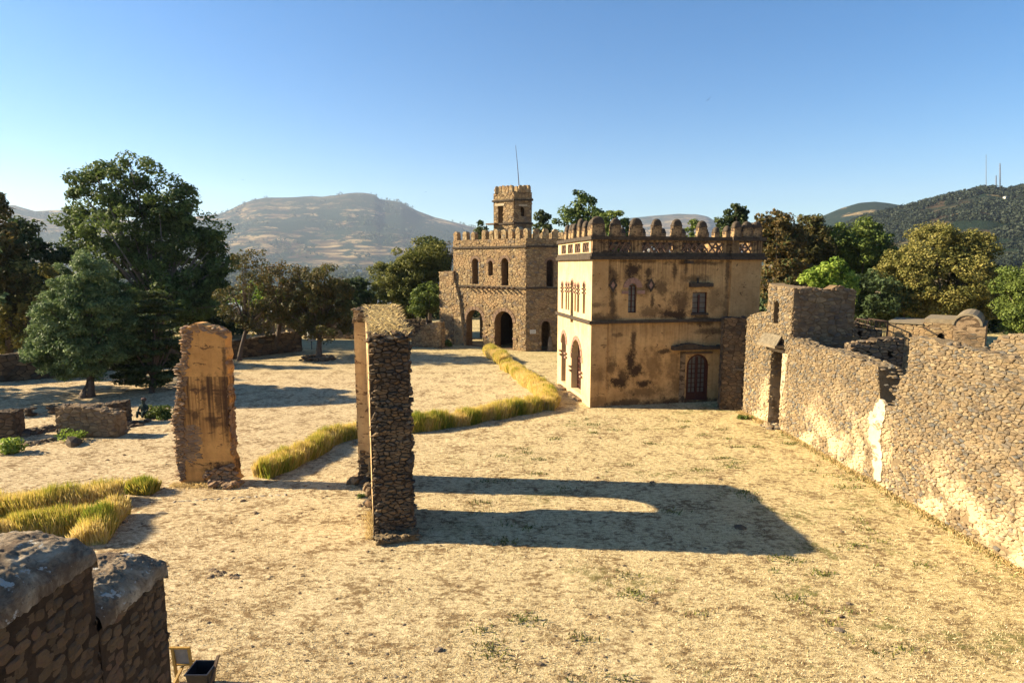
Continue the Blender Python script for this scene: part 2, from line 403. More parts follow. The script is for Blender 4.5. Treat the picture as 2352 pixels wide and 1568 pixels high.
def az_el(px, py):
    r = ray(px, py); return math.atan2(r.x, r.y), r.z / math.hypot(r.x, r.y)
RT = []
for D, a, pts in RIDGES:
    q = [az_el(*p) for p in pts]; RT.append((D, a, [x[0] for x in q], [CAMH + x[1]*D for x in q]))
def base_h(r): return np.interp(r, [120, 160, 260, 500, 1200, 3000, 9000], [-.3, -5, -16, -32, -75, -110, -120])
def terrain(az, r):
    b = float(base_h(r)); h = b; rid = -1
    for i, (D, a, A, Hh) in enumerate(RT):
        hi = float(np.interp(az, A, Hh))
        if r < D:
            t = max(0, (r - a*D) / (D - a*D)); s = .45*t**2.2 + .55*(t*t*(3-2*t))
        else: s = max(0, 1 - ((r-D)/(.35*D))**1.5)
        z = b + (hi-b)*s
        if z > h: h = z; rid = i
    x, y = r*math.sin(az), r*math.cos(az)
    if r > 300:
        k = min(1, (r-300)/900); amp = (h-b)*.05 + 7
        f = mnoise.fractal(Vector((x*.0016, y*.0016, 3.3)), 1.0, 2.1, 6) + .6*mnoise.ridged_multi_fractal(Vector((x*.0011, y*.0011, 1.3)), 1.0, 2.0, 4, 1.0, 2.0) - .5
        if rid >= 0: k *= 1 - .75*math.exp(-((r-RT[rid][0])/(.10*RT[rid][0]))**2)
        h += f*amp*k*.95
    return x, y, h, rid
azs = [R(-48 + 96*i/420) for i in range(421)] + [R(48 + 264*i/60) for i in range(1, 60)]
rs = [122 * (8800/122) ** (i/150) for i in range(151)]
h = MB()
for r in rs:
    for a in azs:
        x, y, z, _ = terrain(a if a < math.pi else a - 2*math.pi, r); h.v.append(Vector((x, y, z)))
n = len(azs)
for i in range(len(rs)-1):
    for k in range(n):
        k2 = (k+1) % n; h.face((i*n+k, i*n+k2, (i+1)*n+k2, (i+1)*n+k))
tag(h.build('hills', M['hill'], smooth=True), kind='structure')

# ------------------------------------------------------------------ plants
def quads_obj(name, P, tone, mat, parent, off=Vector((0,0,0)), per=4):
    n = len(P) // per; m = bpy.data.meshes.new(name)
    m.vertices.add(len(P)); m.vertices.foreach_set('co', (P - np.array(off)).astype(np.float32).ravel())
    m.loops.add(len(P)); m.loops.foreach_set('vertex_index', np.arange(len(P), dtype=np.int32))
    m.polygons.add(n); m.polygons.foreach_set('loop_start', np.arange(0, len(P), per, dtype=np.int32))
    m.polygons.foreach_set('loop_total', np.full(n, per, dtype=np.int32))
    m.update(); m.validate()
    a = m.attributes.new('tone', 'FLOAT', 'FACE'); a.data.foreach_set('value', tone.astype(np.float32))
    m.materials.append(mat); o = bpy.data.objects.new(name, m); COL.objects.link(o)
    if parent is not None: o.parent = parent
    return o
def leaves(C, rad, n, size, tone, flat=.7, aspect=1.6, tvar=.18):
    """n leaf clumps faces round every centre of C (radius rad), lying on the clump's skin"""
    k = len(C); d = nrs.normal(size=(k, n, 3)); d /= np.linalg.norm(d, axis=2, keepdims=True)
    rr_ = rad[:, None, None] * nrs.uniform(.35, 1.05, size=(k, n, 1)) ** .6
    p = C[:, None, :] + d * rr_ * np.array([1, 1, flat]); p = p.reshape(-1, 3); d = d.reshape(-1, 3)
    nn = d * .7 + nrs.normal(size=d.shape) * .55 + np.array([0, 0, .35]); nn /= np.linalg.norm(nn, axis=1, keepdims=True)
    u = np.cross(nn, nrs.normal(size=nn.shape)); u /= np.linalg.norm(u, axis=1, keepdims=True); v = np.cross(nn, u)
    s = size * nrs.uniform(.55, 1.25, size=(len(p), 1)); u = u * s * aspect * .5; v = v * s * .5
    bend = nn * s * .18
    P = np.stack([p - u, p - v*.9 + bend, p + u, p + v*.9 + bend], axis=1).reshape(-1, 3)
    t = np.clip(np.repeat(tone, n) + nrs.normal(size=k*n)*tvar, 0, 1); return P, t
def blades(P0, hgt, w, lean, tone, droop=.0):
    """one slim bent blade (two faces as a quad strip folded to 4 verts) at every point"""
    k = len(P0); a = nrs.uniform(0, 2*np.pi, k); d = np.stack([np.cos(a), np.sin(a), np.zeros(k)], 1)
    b = nrs.uniform(0, 2*np.pi, k); L = np.stack([np.cos(b), np.sin(b), np.zeros(k)], 1) * (lean * nrs.uniform(.2, 1.2, k))[:, None]
    up = np.array([0, 0, 1.0]); H = hgt[:, None]
    p0 = P0 - d*w[:, None]*.5; p1 = P0 + d*w[:, None]*.5; p2 = P0 + L*.45 + up*H*.62 + d*w[:, None]*.45; p3 = P0 + L + up*H
    return np.stack([p0, p1, p2, p3], 1).reshape(-1, 3), tone
LG = {
 'euc': leaf_mat('eucalyptus_leaves', [(.045,.07,.016,1),(.08,.12,.025,1),(.16,.21,.05,1),(.10,.14,.035,1)]),
 'dark': leaf_mat('dark_leaves', [(.028,.045,.016,1),(.045,.07,.024,1),(.08,.11,.038,1),(.055,.085,.028,1)]),
 'olive': leaf_mat('grey_green_leaves', [(.06,.10,.035,1),(.10,.155,.055,1),(.20,.26,.10,1),(.13,.19,.07,1)]),
 'brown': leaf_mat('browning_leaves', [(.055,.055,.018,1),(.085,.08,.025,1),(.15,.105,.03,1),(.08,.095,.025,1)]),
 'green': leaf_mat('mid_green_leaves', [(.06,.09,.018,1),(.11,.15,.026,1),(.19,.23,.045,1),(.09,.13,.024,1)]),
 'gold': leaf_mat('yellow_green_crown', [(.09,.095,.022,1),(.19,.175,.04,1),(.32,.27,.075,1),(.14,.14,.03,1)]),
 'lime': leaf_mat('lime_green_leaves', [(.12,.19,.02,1),(.22,.31,.04,1),(.34,.42,.07,1)], .4),
 'sunny': leaf_mat('sunny_olive_leaves', [(.08,.095,.02,1),(.14,.15,.03,1),(.23,.22,.05,1),(.11,.12,.025,1)]),
 'conifer': leaf_mat('conifer_needles', [(.035,.05,.016,1),(.06,.085,.025,1),(.10,.12,.035,1)]),
 'rust': leaf_mat('rust_conifer', [(.065,.06,.02,1),(.12,.085,.026,1),(.17,.105,.03,1),(.06,.075,.022,1)]),
}
def ell(px, py, rx, ry, Y, dz=1.0):
    c = at(px, py, Y); k = Y / F; return (c, Vector((rx*k, rx*k*dz, ry*k)))
def tree(name, label, cat, base, ells, leaf, trunk_r=.25, clump=.9, nc=150, nl=60, ls=.3, bark='bark', group=None, stems=1, limbs=14, shell=.45, flat=.7, aspect=1.6, lean=None, tier=0):
    base = Vector(base); o = thing(name, label, cat, base, group=group)
    vol = [e[1].x*e[1].y*e[1].z for e in ells]; tot = sum(v**.7 for v in vol); C = []
    for (c, r), v in zip(ells, vol):
        k = max(4, int(nc * v**.7 / tot)); d = nrs.normal(size=(k, 3)); d /= np.linalg.norm(d, axis=1, keepdims=True)
        rad = nrs.uniform(shell, 1.0, size=(k, 1)) ** .8
        C.append(np.array(c) + d * rad * np.array(r) * (1 + nrs.normal(size=(k, 1))*.06))
    C = np.concatenate(C)
    if tier: C[:, 2] = np.round(C[:, 2] / tier) * tier + nrs.normal(size=len(C))*.08*tier
    rad = clump * nrs.uniform(.55, 1.25, len(C)); tone = nrs.uniform(.1, .9, len(C))
    P, t = leaves(C, rad, nl, ls, tone, flat, aspect)
    keep = np.repeat(P.reshape(-1, 4, 3)[:, :, 2].min(axis=1) > .25, 4); t = t[keep[::4]]; P = P[keep]
    quads_obj('crown', P, t, LG[leaf], o, base)
    tb = MB(); mid = sum((e[0] for e in ells), Vector()) / len(ells); zt = min(e[0].z for e in ells)
    for s in range(stems):
        b = base + Vector((rnd.uniform(-.3, .3), rnd.uniform(-.2, .2), 0)) * (stems > 1) * (1 + trunk_r)
        f = Vector((base.x*.5 + mid.x*.5, base.y*.5 + mid.y*.5, max(.8, zt*.75))) + Vector((rnd.uniform(-.6, .6), rnd.uniform(-.4, .4), 0)) * (stems > 1)
        q = b.lerp(f, .5) + Vector((rnd.uniform(-.15, .15), 0, 0)); k = trunk_r * (1 if stems == 1 else rnd.uniform(.5, .9))
        tube(tb, [b - Vector((0,0,.1)), b + Vector((0,0,.25)), q, f], [k*1.5, k*1.1, k*.9, k*.7], 8)
        ids = nrs.choice(len(C), min(limbs, len(C)), replace=False)
        for i in ids:
            e = Vector(C[i]); m = f.lerp(e, .5) + Vector((rnd.uniform(-.4, .4), rnd.uniform(-.4, .4), rnd.uniform(-.1, .5))) * .6
            tube(tb, [f - Vector((0,0,.2)), m, e], [k*.42, k*.25, k*.08], 5)
    tb.build('trunk', M[bark], o, smooth=True); return o
LT = 'trees round the lawn'
def gb(px, Y): p = at(px, 700, Y); return (p.x, p.y, 0)
tree('eucalyptus_tree', 'tallest tree, broad loose dark green crown rising above the left side of the lawn', 'tree', gb(360, 66),
     [ell(235,430,65,60,66), ell(310,400,45,52,66), ell(185,500,42,42,66), ell(390,470,60,60,66), ell(445,500,45,60,66), ell(300,510,110,70,66), ell(430,590,95,90,66), ell(505,600,40,80,66), ell(280,600,100,70,66), ell(400,680,110,60,66), ell(190,560,35,60,66), ell(480,690,55,50,66)],
     'euc', .55, 1.1, 420, 125, .23, 'bark_pale', LT, stems=2, limbs=34, shell=.30, aspect=2.0)
tree('round_tree', 'dense grey green tree with rounded crown nearly reaching the lawn, before the tallest tree', 'tree', G(205, 912),
     [ell(205,655,58,62,39), ell(200,735,100,95,39), ell(195,800,112,62,39), ell(205,700,78,60,39)], 'olive', .22, .5, 560, 150, .10, group=LT, stems=3, limbs=8, shell=.72, aspect=2.2)
tree('conifer_tree', 'conifer with layered level branches right behind the tan plastered pier', 'tree', G(348, 902),
     [ell(345,690,30,45,41), ell(365,740,50,55,41), ell(350,800,70,50,41), ell(345,850,80,28,41)], 'conifer', .2, .5, 190, 120, .12, group=LT, limbs=26, flat=.35, aspect=2.6, tier=.55)
tree('conifer_tree', 'slim conifer at the left edge of the photo with a ragged spire above the horizon', 'tree', gb(8, 52),
     [ell(8,470,16,50,52), ell(5,560,38,70,52), ell(10,660,55,80,52)], 'brown', .3, .65, 130, 60, .22, group=LT, limbs=20, aspect=2.4)
tree('leafy_tree', 'dark green tree just right of the slim conifer at the left edge', 'tree', gb(45, 58),
     [ell(50,560,42,60,58), ell(40,640,70,70,58), ell(135,600,35,40,60)], 'dark', .3, .8, 150, 70, .28, group=LT, limbs=10)
tree('leafy_tree', 'yellowish brown tree at the left behind the grey green round tree', 'tree', gb(75, 53),
     [ell(80,650,75,50,53), ell(60,730,95,75,53), ell(120,780,60,50,53), ell(10,760,50,70,53)], 'gold', .3, .7, 190, 60, .22, group=LT, limbs=10)
tree('leafy_tree', 'deep shaded dark tree filling the left edge below the slim conifer', 'tree', gb(20, 62),
     [ell(10,700,80,70,62), ell(70,780,80,60,62), ell(-30,780,60,60,62)], 'dark', .3, .9, 190, 110, .24, group=LT, limbs=6)
tree('leafy_tree', 'dark tree hidden behind the grey green round tree', 'tree', gb(200, 60),
     [ell(170,760,90,70,60), ell(290,780,80,60,60)], 'dark', .3, .9, 170, 100, .24, group=LT, limbs=6)
tree('leafy_tree', 'dark tree under the right side of the tallest tree, above the tan pier', 'tree', gb(470, 72),
     [ell(450,740,80,55,72), ell(520,750,50,45,72)], 'dark', .3, .9, 130, 90, .26, group=LT, limbs=6)
tree('bare_tree', 'thin leafed slender tree right of the tan pier, its dark limbs showing', 'tree', G(550, 828),
     [ell(575,600,38,30,54), ell(600,660,60,50,54), ell(545,700,50,55,54), ell(600,730,55,40,54)], 'brown', .2, .5, 120, 50, .15, group=LT, limbs=45, shell=.5)
tree('bare_tree', 'brown leafed spreading tree with a leaning dark trunk beside the low dark wall', 'tree', G(628, 812),
     [ell(650,640,65,38,57), ell(690,690,75,55,57), ell(640,710,60,50,57)], 'rust', .28, .6, 140, 70, .15, group=LT, limbs=34, shell=.4)
tree('leafy_tree', 'brownish green tree growing out of the stone ring on the lawn', 'tree', G(733, 824),
     [ell(740,650,70,45,55), ell(760,700,65,55,55), ell(700,720,60,45,55), ell(745,745,70,30,55)], 'brown', .27, .6, 200, 90, .15, group=LT, limbs=30, shell=.4)
tree('leafy_tree', 'small nearly black tree between the stone ring tree and the tall grass topped ruin', 'tree', gb(815, 72),
     [ell(812,665,36,32,72), ell(825,700,40,35,72)], 'dark', .25, .8, 60, 60, .28, group=LT, limbs=5)
tree('leafy_tree', 'pale sunlit green tree glimpsed behind the bare trunks', 'tree', gb(590, 84),
     [ell(590,700,70,50,84), ell(500,720,50,45,84), ell(690,720,60,35,84)], 'lime', .25, .9, 110, 55, .3, group=LT, limbs=5)
tree('leafy_tree', 'broad olive green tree left of the stone castle', 'tree', gb(945, 74),
     [ell(905,640,55,50,74), ell(950,620,60,55,74), ell(990,590,42,42,74), ell(930,690,80,45,74), ell(1000,650,40,60,74)], 'sunny', .35, .9, 340, 115, .20, group=LT, limbs=10)
tree('leafy_tree', 'small green tree against the castle annex', 'tree', gb(985, 67),
     [ell(985,680,30,32,67), ell(965,705,25,20,67)], 'green', .15, .6, 60, 50, .22, group=LT, limbs=6)
tree('leafy_tree', 'flat topped dark tree crown behind the olive green tree left of the castle', 'tree', gb(985, 82),
     [ell(985,565,35,18,82), ell(1000,600,35,25,82)], 'dark', .3, .8, 60, 60, .28, group=LT, limbs=6)
BT = 'trees behind the buildings'
tree('bare_tree', 'leafless twiggy tree touching the left side of the castle', 'tree', gb(1030, 76),
     [ell(1032,580,20,40,76)], 'brown', .16, .4, 30, 6, .15, group=BT, limbs=30)
tree('conifer_tree', 'tip of a conifer over the castle battlements left of its tower', 'tree', gb(1107, 86),
     [ell(1107,535,10,22,86), ell(1112,570,18,25,86)], 'conifer', .2, .6, 40, 45, .3, group=BT, limbs=5)
tree('conifer_tree', 'pointed conifer just right of the castle tower', 'tree', gb(1246, 84),
     [ell(1246,490,10,22,84), ell(1245,525,22,30,84), ell(1248,580,34,45,84)], 'conifer', .25, .7, 90, 55, .28, group=BT, limbs=6)
tree('leafy_tree', 'open crowned dark green tree between the castle tower and the plastered hall', 'tree', gb(1335, 82),
     [ell(1335,465,30,24,82), ell(1310,500,38,30,82), ell(1365,500,40,30,82), ell(1330,560,60,50,82)], 'euc', .3, .8, 130, 55, .3, group=BT, limbs=20, shell=.3)
tree('conifer_tree', 'bushy green conifer peeping over the left end of the hall roof', 'tree', gb(1405, 78),
     [ell(1405,500,22,20,78), ell(1408,550,34,45,78)], 'green', .2, .6, 60, 60, .25, group=BT, limbs=5)
tree('conifer_tree', 'short dark conifer behind the second stone finger of the hall roof', 'tree', gb(1434, 80),
     [ell(1434,510,10,14,80), ell(1434,560,22,40,80)], 'dark', .2, .5, 40, 60, .25, group=BT, limbs=5)
tree('conifer_tree', 'spiky many tipped cypress over the right part of the hall roof', 'tree', gb(1688, 66),
     [ell(1690,475,8,20,66), ell(1672,495,8,18,66), ell(1708,490,8,20,66), ell(1655,510,8,16,66), ell(1688,530,32,40,66)], 'conifer', .25, .45, 100, 55, .22, group=BT, limbs=8)
tree('conifer_tree', 'small green treetop seen between the middle stone fingers of the hall roof', 'tree', gb(1590, 80),
     [ell(1592,520,22,14,80), ell(1592,560,30,30,80)], 'green', .2, .5, 40, 50, .25, group=BT, limbs=4)
tree('rust_tree', 'rust brown tree directly right of the plastered hall', 'tree', gb(1785, 64),
     [ell(1775,510,38,22,64), ell(1790,560,50,55,64), ell(1800,640,60,70,64), ell(1740,530,30,20,64)], 'rust', .35, .75, 210, 60, .24, group=BT, limbs=14)
tree('leafy_tree', 'tall brown green tree right of the rust brown tree', 'tree', gb(1862, 70),
     [ell(1862,520,26,28,70), ell(1860,570,50,50,70), ell(1850,650,60,60,70), ell(1825,560,40,50,70)], 'brown', .35, .85, 280, 80, .23, group=BT, limbs=8)
tree('leafy_tree', 'dark green tree behind the lime yellow bush', 'tree', gb(1980, 70),
     [ell(1985,540,42,35,70), ell(1960,590,55,50,70), ell(2010,620,50,60,70), ell(1990,700,75,50,70), ell(1920,560,38,40,70), ell(1935,620,50,50,72), ell(2035,600,30,50,70)], 'green', .35, .85, 420, 80, .24, group=BT, limbs=8)
tree('dark_tree', 'shadowy dark green tree left of the great golden green tree, behind the vaulted bath house', 'tree', gb(2010, 58),
     [ell(1990,680,60,60,58), ell(2060,700,60,50,60), ell(2290,700,50,60,64), ell(2180,740,90,30,64)], 'dark', .3, .8, 260, 85, .22, group=BT, limbs=6)
tree('lime_tree', 'bright lime yellow bushy tree over the ruined gate tower', 'tree', gb(1895, 48),
     [ell(1900,630,40,34,48), ell(1870,650,32,28,48), ell(1935,655,35,30,48), ell(1900,690,60,30,48)], 'lime', .15, .5, 130, 70, .17, group=BT, limbs=8)
tree('great_round_tree', 'great golden green tree with a domed crown above the vaulted bath house', 'tree', gb(2180, 60),
     [ell(2150,560,62,45,60), ell(2215,580,60,50,60), ell(2090,620,62,50,60), ell(2160,640,110,70,60), ell(2245,650,50,60,60), ell(2120,690,80,45,60), ell(2210,700,80,45,60)], 'gold', .5, .75, 760, 120, .17, group=BT, stems=3, limbs=10, shell=.6, aspect=1.3)
tree('leafy_tree', 'bright mid green tree cut by the right edge of the photo', 'tree', gb(2370, 44),
     [ell(2350,650,55,45,44), ell(2345,720,50,50,44), ell(2400,690,80,80,44)], 'green', .3, .55, 260, 120, .12, group=BT, limbs=8)
# trees standing left of the frame whose shade falls across the lawn
for k, (x, y, hh) in enumerate([(-44, 47, 12.5), (-46, 40.5, 11.5), (-39, 36.5, 7), (-50, 54, 13)]):
    c = Vector((x, y, hh*.62)); tree('leafy_tree', ['grey green tree beyond the left edge, second tallest there','grey green tree beyond the left edge, of middle height','shortest grey green tree beyond the left edge','tallest and farthest grey green tree beyond the left edge'][k], 'tree', (x, y, 0),
        [(c, Vector((3.2, 3.2, hh*.36)))], 'olive', .25, .8, 50, 45, .32, group='trees left of the view', limbs=5)

# ------------------------------------------------------------------ the tall arched ruin in the middle
X, Yv, Z = Vector((1,0,0)), Vector((0,1,0)), Vector((0,0,1))
def jag(pts, amp=.05, step=.35):
    out = []
    for a, b in zip(pts, pts[1:] + pts[:1]):
        L = math.hypot(b[0]-a[0], b[1]-a[1]); n = max(1, int(L/step))
        for i in range(n):
            t = i/n; k = amp if i else 0
            out.append((a[0]+(b[0]-a[0])*t + rnd.uniform(-k, k), a[1]+(b[1]-a[1])*t + rnd.uniform(-k, k)))
    return out
FL = G(861, 1238); BL = Vector((-5.72, 23.4, 0)); D1 = (BL-FL).normalized(); N1 = Vector((-D1.y, D1.x, 0))
LEN = (BL-FL).length; TH = 1.16
ruin = thing('arched_ruin', 'tall dark rubble wall seen end on, pierced by an arch, dry grass on top', 'ruin', FL)
M['plaster_ruin'] = plaster_mat('ruin_plaster', (.60,.43,.22,1), (.46,.30,.14,1), (.22,.12,.06,1), patch=.56)
prof = [(0,0),(2.15,0),(2.1,2.3),(2.55,2.5),(2.6,4.4)] + [(3.45-.85*math.cos(math.pi*i/8), 4.4+.95*math.sin(math.pi*i/8)) for i in range(1,8)] + [(4.3,4.4),(4.35,0),(LEN,0),(LEN,6.75),(LEN-.9,7.0),(3.8,6.85),(2.2,6.7),(1.0,6.62),(.35,6.5),(0,6.35)]
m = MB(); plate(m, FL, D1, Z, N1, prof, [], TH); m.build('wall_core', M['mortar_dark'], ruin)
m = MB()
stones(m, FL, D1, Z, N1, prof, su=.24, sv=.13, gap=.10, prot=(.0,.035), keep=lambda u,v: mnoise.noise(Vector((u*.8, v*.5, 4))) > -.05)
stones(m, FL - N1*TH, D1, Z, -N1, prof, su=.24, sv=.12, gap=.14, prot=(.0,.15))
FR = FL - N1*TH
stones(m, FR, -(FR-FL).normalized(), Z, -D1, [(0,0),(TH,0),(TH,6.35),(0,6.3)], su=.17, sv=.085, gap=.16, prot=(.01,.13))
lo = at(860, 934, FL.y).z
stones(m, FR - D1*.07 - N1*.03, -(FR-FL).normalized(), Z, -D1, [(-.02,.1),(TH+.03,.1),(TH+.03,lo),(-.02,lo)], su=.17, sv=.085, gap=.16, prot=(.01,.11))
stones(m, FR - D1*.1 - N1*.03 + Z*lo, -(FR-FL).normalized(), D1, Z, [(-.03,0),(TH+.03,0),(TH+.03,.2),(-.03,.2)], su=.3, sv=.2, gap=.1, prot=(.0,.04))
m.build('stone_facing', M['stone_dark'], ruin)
m = MB(); obox(m, FR, -(FR-FL).normalized(), Z, -D1, (-.03,0,-.02), (TH+.03,lo,.055)); m.build('lower_facing', M['mortar_dark'], ruin)
m = MB(); plate(m, FL + N1*.03, D1, Z, N1, jag([(.05,.5),(1.95,.7),(2.0,2.2),(2.4,2.7),(2.45,4.9),(3.4,5.6),(4.3,4.9),(4.5,1.4),(LEN-.6,1.2),(LEN-.6,6.5),(3,6.5),(.1,6.1)], .12), [], .03)
m.build('plaster_coat', M['plaster_ruin'], ruin)
m = MB()
for t0 in range(60):
    s = t0/60*LEN; w = rnd.random()
    rock(m, FL + D1*s - N1*TH*w + Z*(6.42 + .085*s + rnd.uniform(-.05,.03)), rnd.uniform(.1,.26), rnd.uniform(.1,.2), rnd.uniform(.05,.12))
for _ in range(60):
    rock(m, FL - N1*rnd.uniform(0,TH) + Z*rnd.uniform(6.2,6.45) + D1*rnd.uniform(-.05,.35), rnd.uniform(.06,.18), rnd.uniform(.06,.16), rnd.uniform(.03,.07))
capping(m, [FL - N1*.1 + Z*6.4, FL - N1*.1 + D1*2.5+Z*6.72, BL - N1*.1 + Z*6.8], .25, .14)
m.build('top_stones', M['stone_dark'], ruin)
k = 2300; s = nrs.uniform(.05, LEN, k); w = nrs.uniform(.02, TH, k)
hh = 6.40 + np.interp(s, [0, .35, 1, 2.2, 3.8, LEN-.9, LEN], [0, .12, .22, .30, .45, .6, .38])
P0 = np.array(FL)[None] + np.outer(s, np.array(D1)) - np.outer(w, np.array(N1)); P0[:, 2] = hh
P0[:, 2] -= .03; P, t = blades(P0, nrs.uniform(.03, .15, k), nrs.uniform(.01, .022, k), .26, nrs.uniform(0, 1, k)); quads_obj('dry_grass', P, t, M['straw'], ruin, FL)
m = MB()   # return at the far end, its plaster facing the camera
RO = Vector((-6.08, 22.95, 0)); rp = jag([(0,0),(.45,0),(.45,6.85),(.0,6.8)], .02, .3)
plate(m, RO, X, Z, -Yv, rp, [], .6); m.build('return_pier', M['plaster_ruin'], ruin)
m = MB(); stones(m, RO, X, Z, -Yv, [(0,0),(.42,0),(.42,1.1),(0,1.3)], su=.2, sv=.12, prot=(.02,.1)); stones(m, RO, X, Z, -Yv, [(-.03,6.3),(.45,6.3),(.45,6.85),(-.03,6.85)], su=.2, sv=.12, prot=(.02,.08))
stones(m, RO + Yv*.6, -Yv, Z, -X, [(0,0),(.6,0),(.6,6.8),(0,6.8)], su=.2, sv=.13, prot=(.0,.05), keep=lambda u, v: rnd.random() < .5)
capping(m, [RO + X*.2 + Z*6.83, RO + X*.25 + Yv*.6 + Z*6.83], .45, .14, 2)
m.build('return_stones', M['stone_dark'], ruin); m = MB()
for _ in range(26): rock(m, RO + X*rnd.uniform(-.35,.5) + Yv*rnd.uniform(-.5,.2) + Z*rnd.uniform(0,.22), rnd.uniform(.1,.28), rnd.uniform(.1,.25), rnd.uniform(.08,.2))
for _ in range(26): rock(m, FL + D1*rnd.uniform(2.0,3.0) + N1*rnd.uniform(-.1,.25) + Z*rnd.uniform(0,.8), rnd.uniform(.08,.2), rnd.uniform(.08,.2), rnd.uniform(.08,.16))
m.build('fallen_rubble', M['stone_dark'], ruin)
m = MB(); obox(m, FR - D1*.45, -(FR-FL).normalized(), Z, -D1, (-.18,0,-.35), (TH-.02,.22,.0))
b = m.v; 
for _ in range(60): rock(m, FR - D1*rnd.uniform(.05,.5) + (FL-FR).normalized()*rnd.uniform(-.2,TH) + Z*rnd.uniform(.12,.26), rnd.uniform(.06,.18), rnd.uniform(.06,.14), rnd.uniform(.03,.07))
m.build('base_block', plain('mossy_base_stone', (.24,.17,.09,1), .95, 7, .7, bump=.05), ruin)

# ------------------------------------------------------------------ the tan plastered pier on the left
PY = G(470, 1112).y
def pier_uv(px, py): p = at(px, py, PY); return (p.x, p.z)
out = [pier_uv(*q) for q in [(417,1112),(412,1085),(405,1050),(402,1030),(407,1010),(400,990),(396,965),(403,940),(409,915),(411,890),(417,868),(407,850),(414,835),(419,810),(415,790),(421,775),(417,760),(430,750),(455,742),(480,750),(505,757),(516,768),(517,800),(521,860),(524,930),(527,990),(532,1050),(538,1085),(548,1104)]]
PO = Vector((out[0][0], PY, 0)); out = [(u-PO.x, v) for u, v in out]
stn = []
for px, py, rx, ry, k in [(466,900,7,44,.8),(500,915,9,50,.8),(482,890,10,30,.7),(519,930,6,95,1),(515,830,5,50,.8),(486,962,22,9,.8),(450,955,10,16,.8),(500,975,16,8,.7),(515,1075,45,18,1),(440,890,14,9,.5),(448,960,8,8,.5),(440,1010,25,10,.5),(436,945,14,6,.6)]:
    u, v = pier_uv(px, py); stn.append((u-PO.x, v, rx/F*PY, ry/F*PY, k))
pier = thing('plastered_pier', 'ragged tan plastered pier with dark streaks, standing alone left of the tall arched ruin', 'ruin', PO)
M['plaster_pier'] = plaster_mat('pier_plaster', (.62,.33,.10,1), (.47,.235,.07,1), (.24,.115,.045,1), stn, patch=.585, streak=.6, runs=((pier_uv(480,868)[1], 1.7, .95), (pier_uv(480,950)[1], .8, .7)))
m = MB(); plate(m, PO, X, Z, -Yv, jag(out, .06, .13), [], .55); m.build('plaster_face', M['plaster_pier'], pier)
m = MB()
z1, z2 = pier_uv(440,975)[1], pier_uv(440,1062)[1]
msk = [(pier_uv(x,y)[0]-PO.x, pier_uv(x,y)[1]) for x, y in [(405,1060),(398,1010),(412,985),(440,972),(462,978),(466,1010),(466,1050),(440,1062)]]
stones(m, PO, X, Z, -Yv, msk, su=.24, sv=.08, gap=.12, prot=(.0,.05))
msk = [(pier_uv(x,y)[0]-PO.x, pier_uv(x,y)[1]) for x, y in [(470,1112),(468,1082),(500,1072),(540,1060),(552,1108)]]
stones(m, PO - Yv*.03, X, Z, -Yv, msk, su=.22, sv=.11, prot=(.02,.14))
msk = [(pier_uv(x,y)[0]-PO.x, pier_uv(x,y)[1]) for x, y in [(417,758),(455,742),(523,768),(523,782),(470,760),(445,765),(440,800),(420,800)]]
stones(m, PO, X, Z, -Yv, msk, su=.2, sv=.09, prot=(.01,.06))
edge = [(pier_uv(x,y)[0]-PO.x, pier_uv(x,y)[1]) for x, y in [(414,1112),(400,1030),(394,965),(407,890),(414,810),(415,755),(436,755),(434,830),(430,900),(424,965),(426,1030),(428,1112)]]
stones(m, PO, X, Z, -Yv, edge, su=.16, sv=.07, prot=(.01,.07))
for i in range(260):
    a = out[rnd.randrange(1, 17)]; b2 = Vector((PO.x + a[0] + rnd.uniform(-.06,.1), PY + rnd.uniform(-.03,.55), a[1] + rnd.uniform(-.15,.15))); rock(m, b2, rnd.uniform(.08,.2), rnd.uniform(.06,.14), rnd.uniform(.02,.05))
capping(m, [PO + X*(out[17][0]) + Z*out[17][1] + Yv*.27, PO + X*out[20][0] + Z*out[20][1] + Yv*.27, PO + X*out[21][0] + Z*(out[21][1]) + Yv*.27], .6, .16, 1.2)
e = out[27]
for _ in range(30): rock(m, PO + X*(e[0]-rnd.uniform(-.25,.9)) + Yv*rnd.uniform(-.45,.2) + Z*rnd.uniform(0,.2), rnd.uniform(.08,.26), rnd.uniform(.08,.2), rnd.uniform(.05,.15))
stones(m, PO + X*out[21][0] , Yv, Z, X, [(0,0),(.55,0),(.55,5.4),(0,5.4)], su=.22, sv=.12, prot=(-.02,.0))
m.build('bare_stones', stone_mat('pier_rubble', [(.30,.18,.10,1),(.38,.24,.13,1),(.20,.12,.08,1),(.26,.19,.14,1),(.34,.20,.10,1)]), pier)
m = MB()
p0 = pier_uv(466,1105); p1 = pier_uv(461,760)
obox(m, PO, X, Z, -Yv, (p1[0]-PO.x-.02, .3, -.02), (p1[0]-PO.x+.03, 1.0, .02)); m.build('plaster_ridge', M['plaster_pier'], pier)

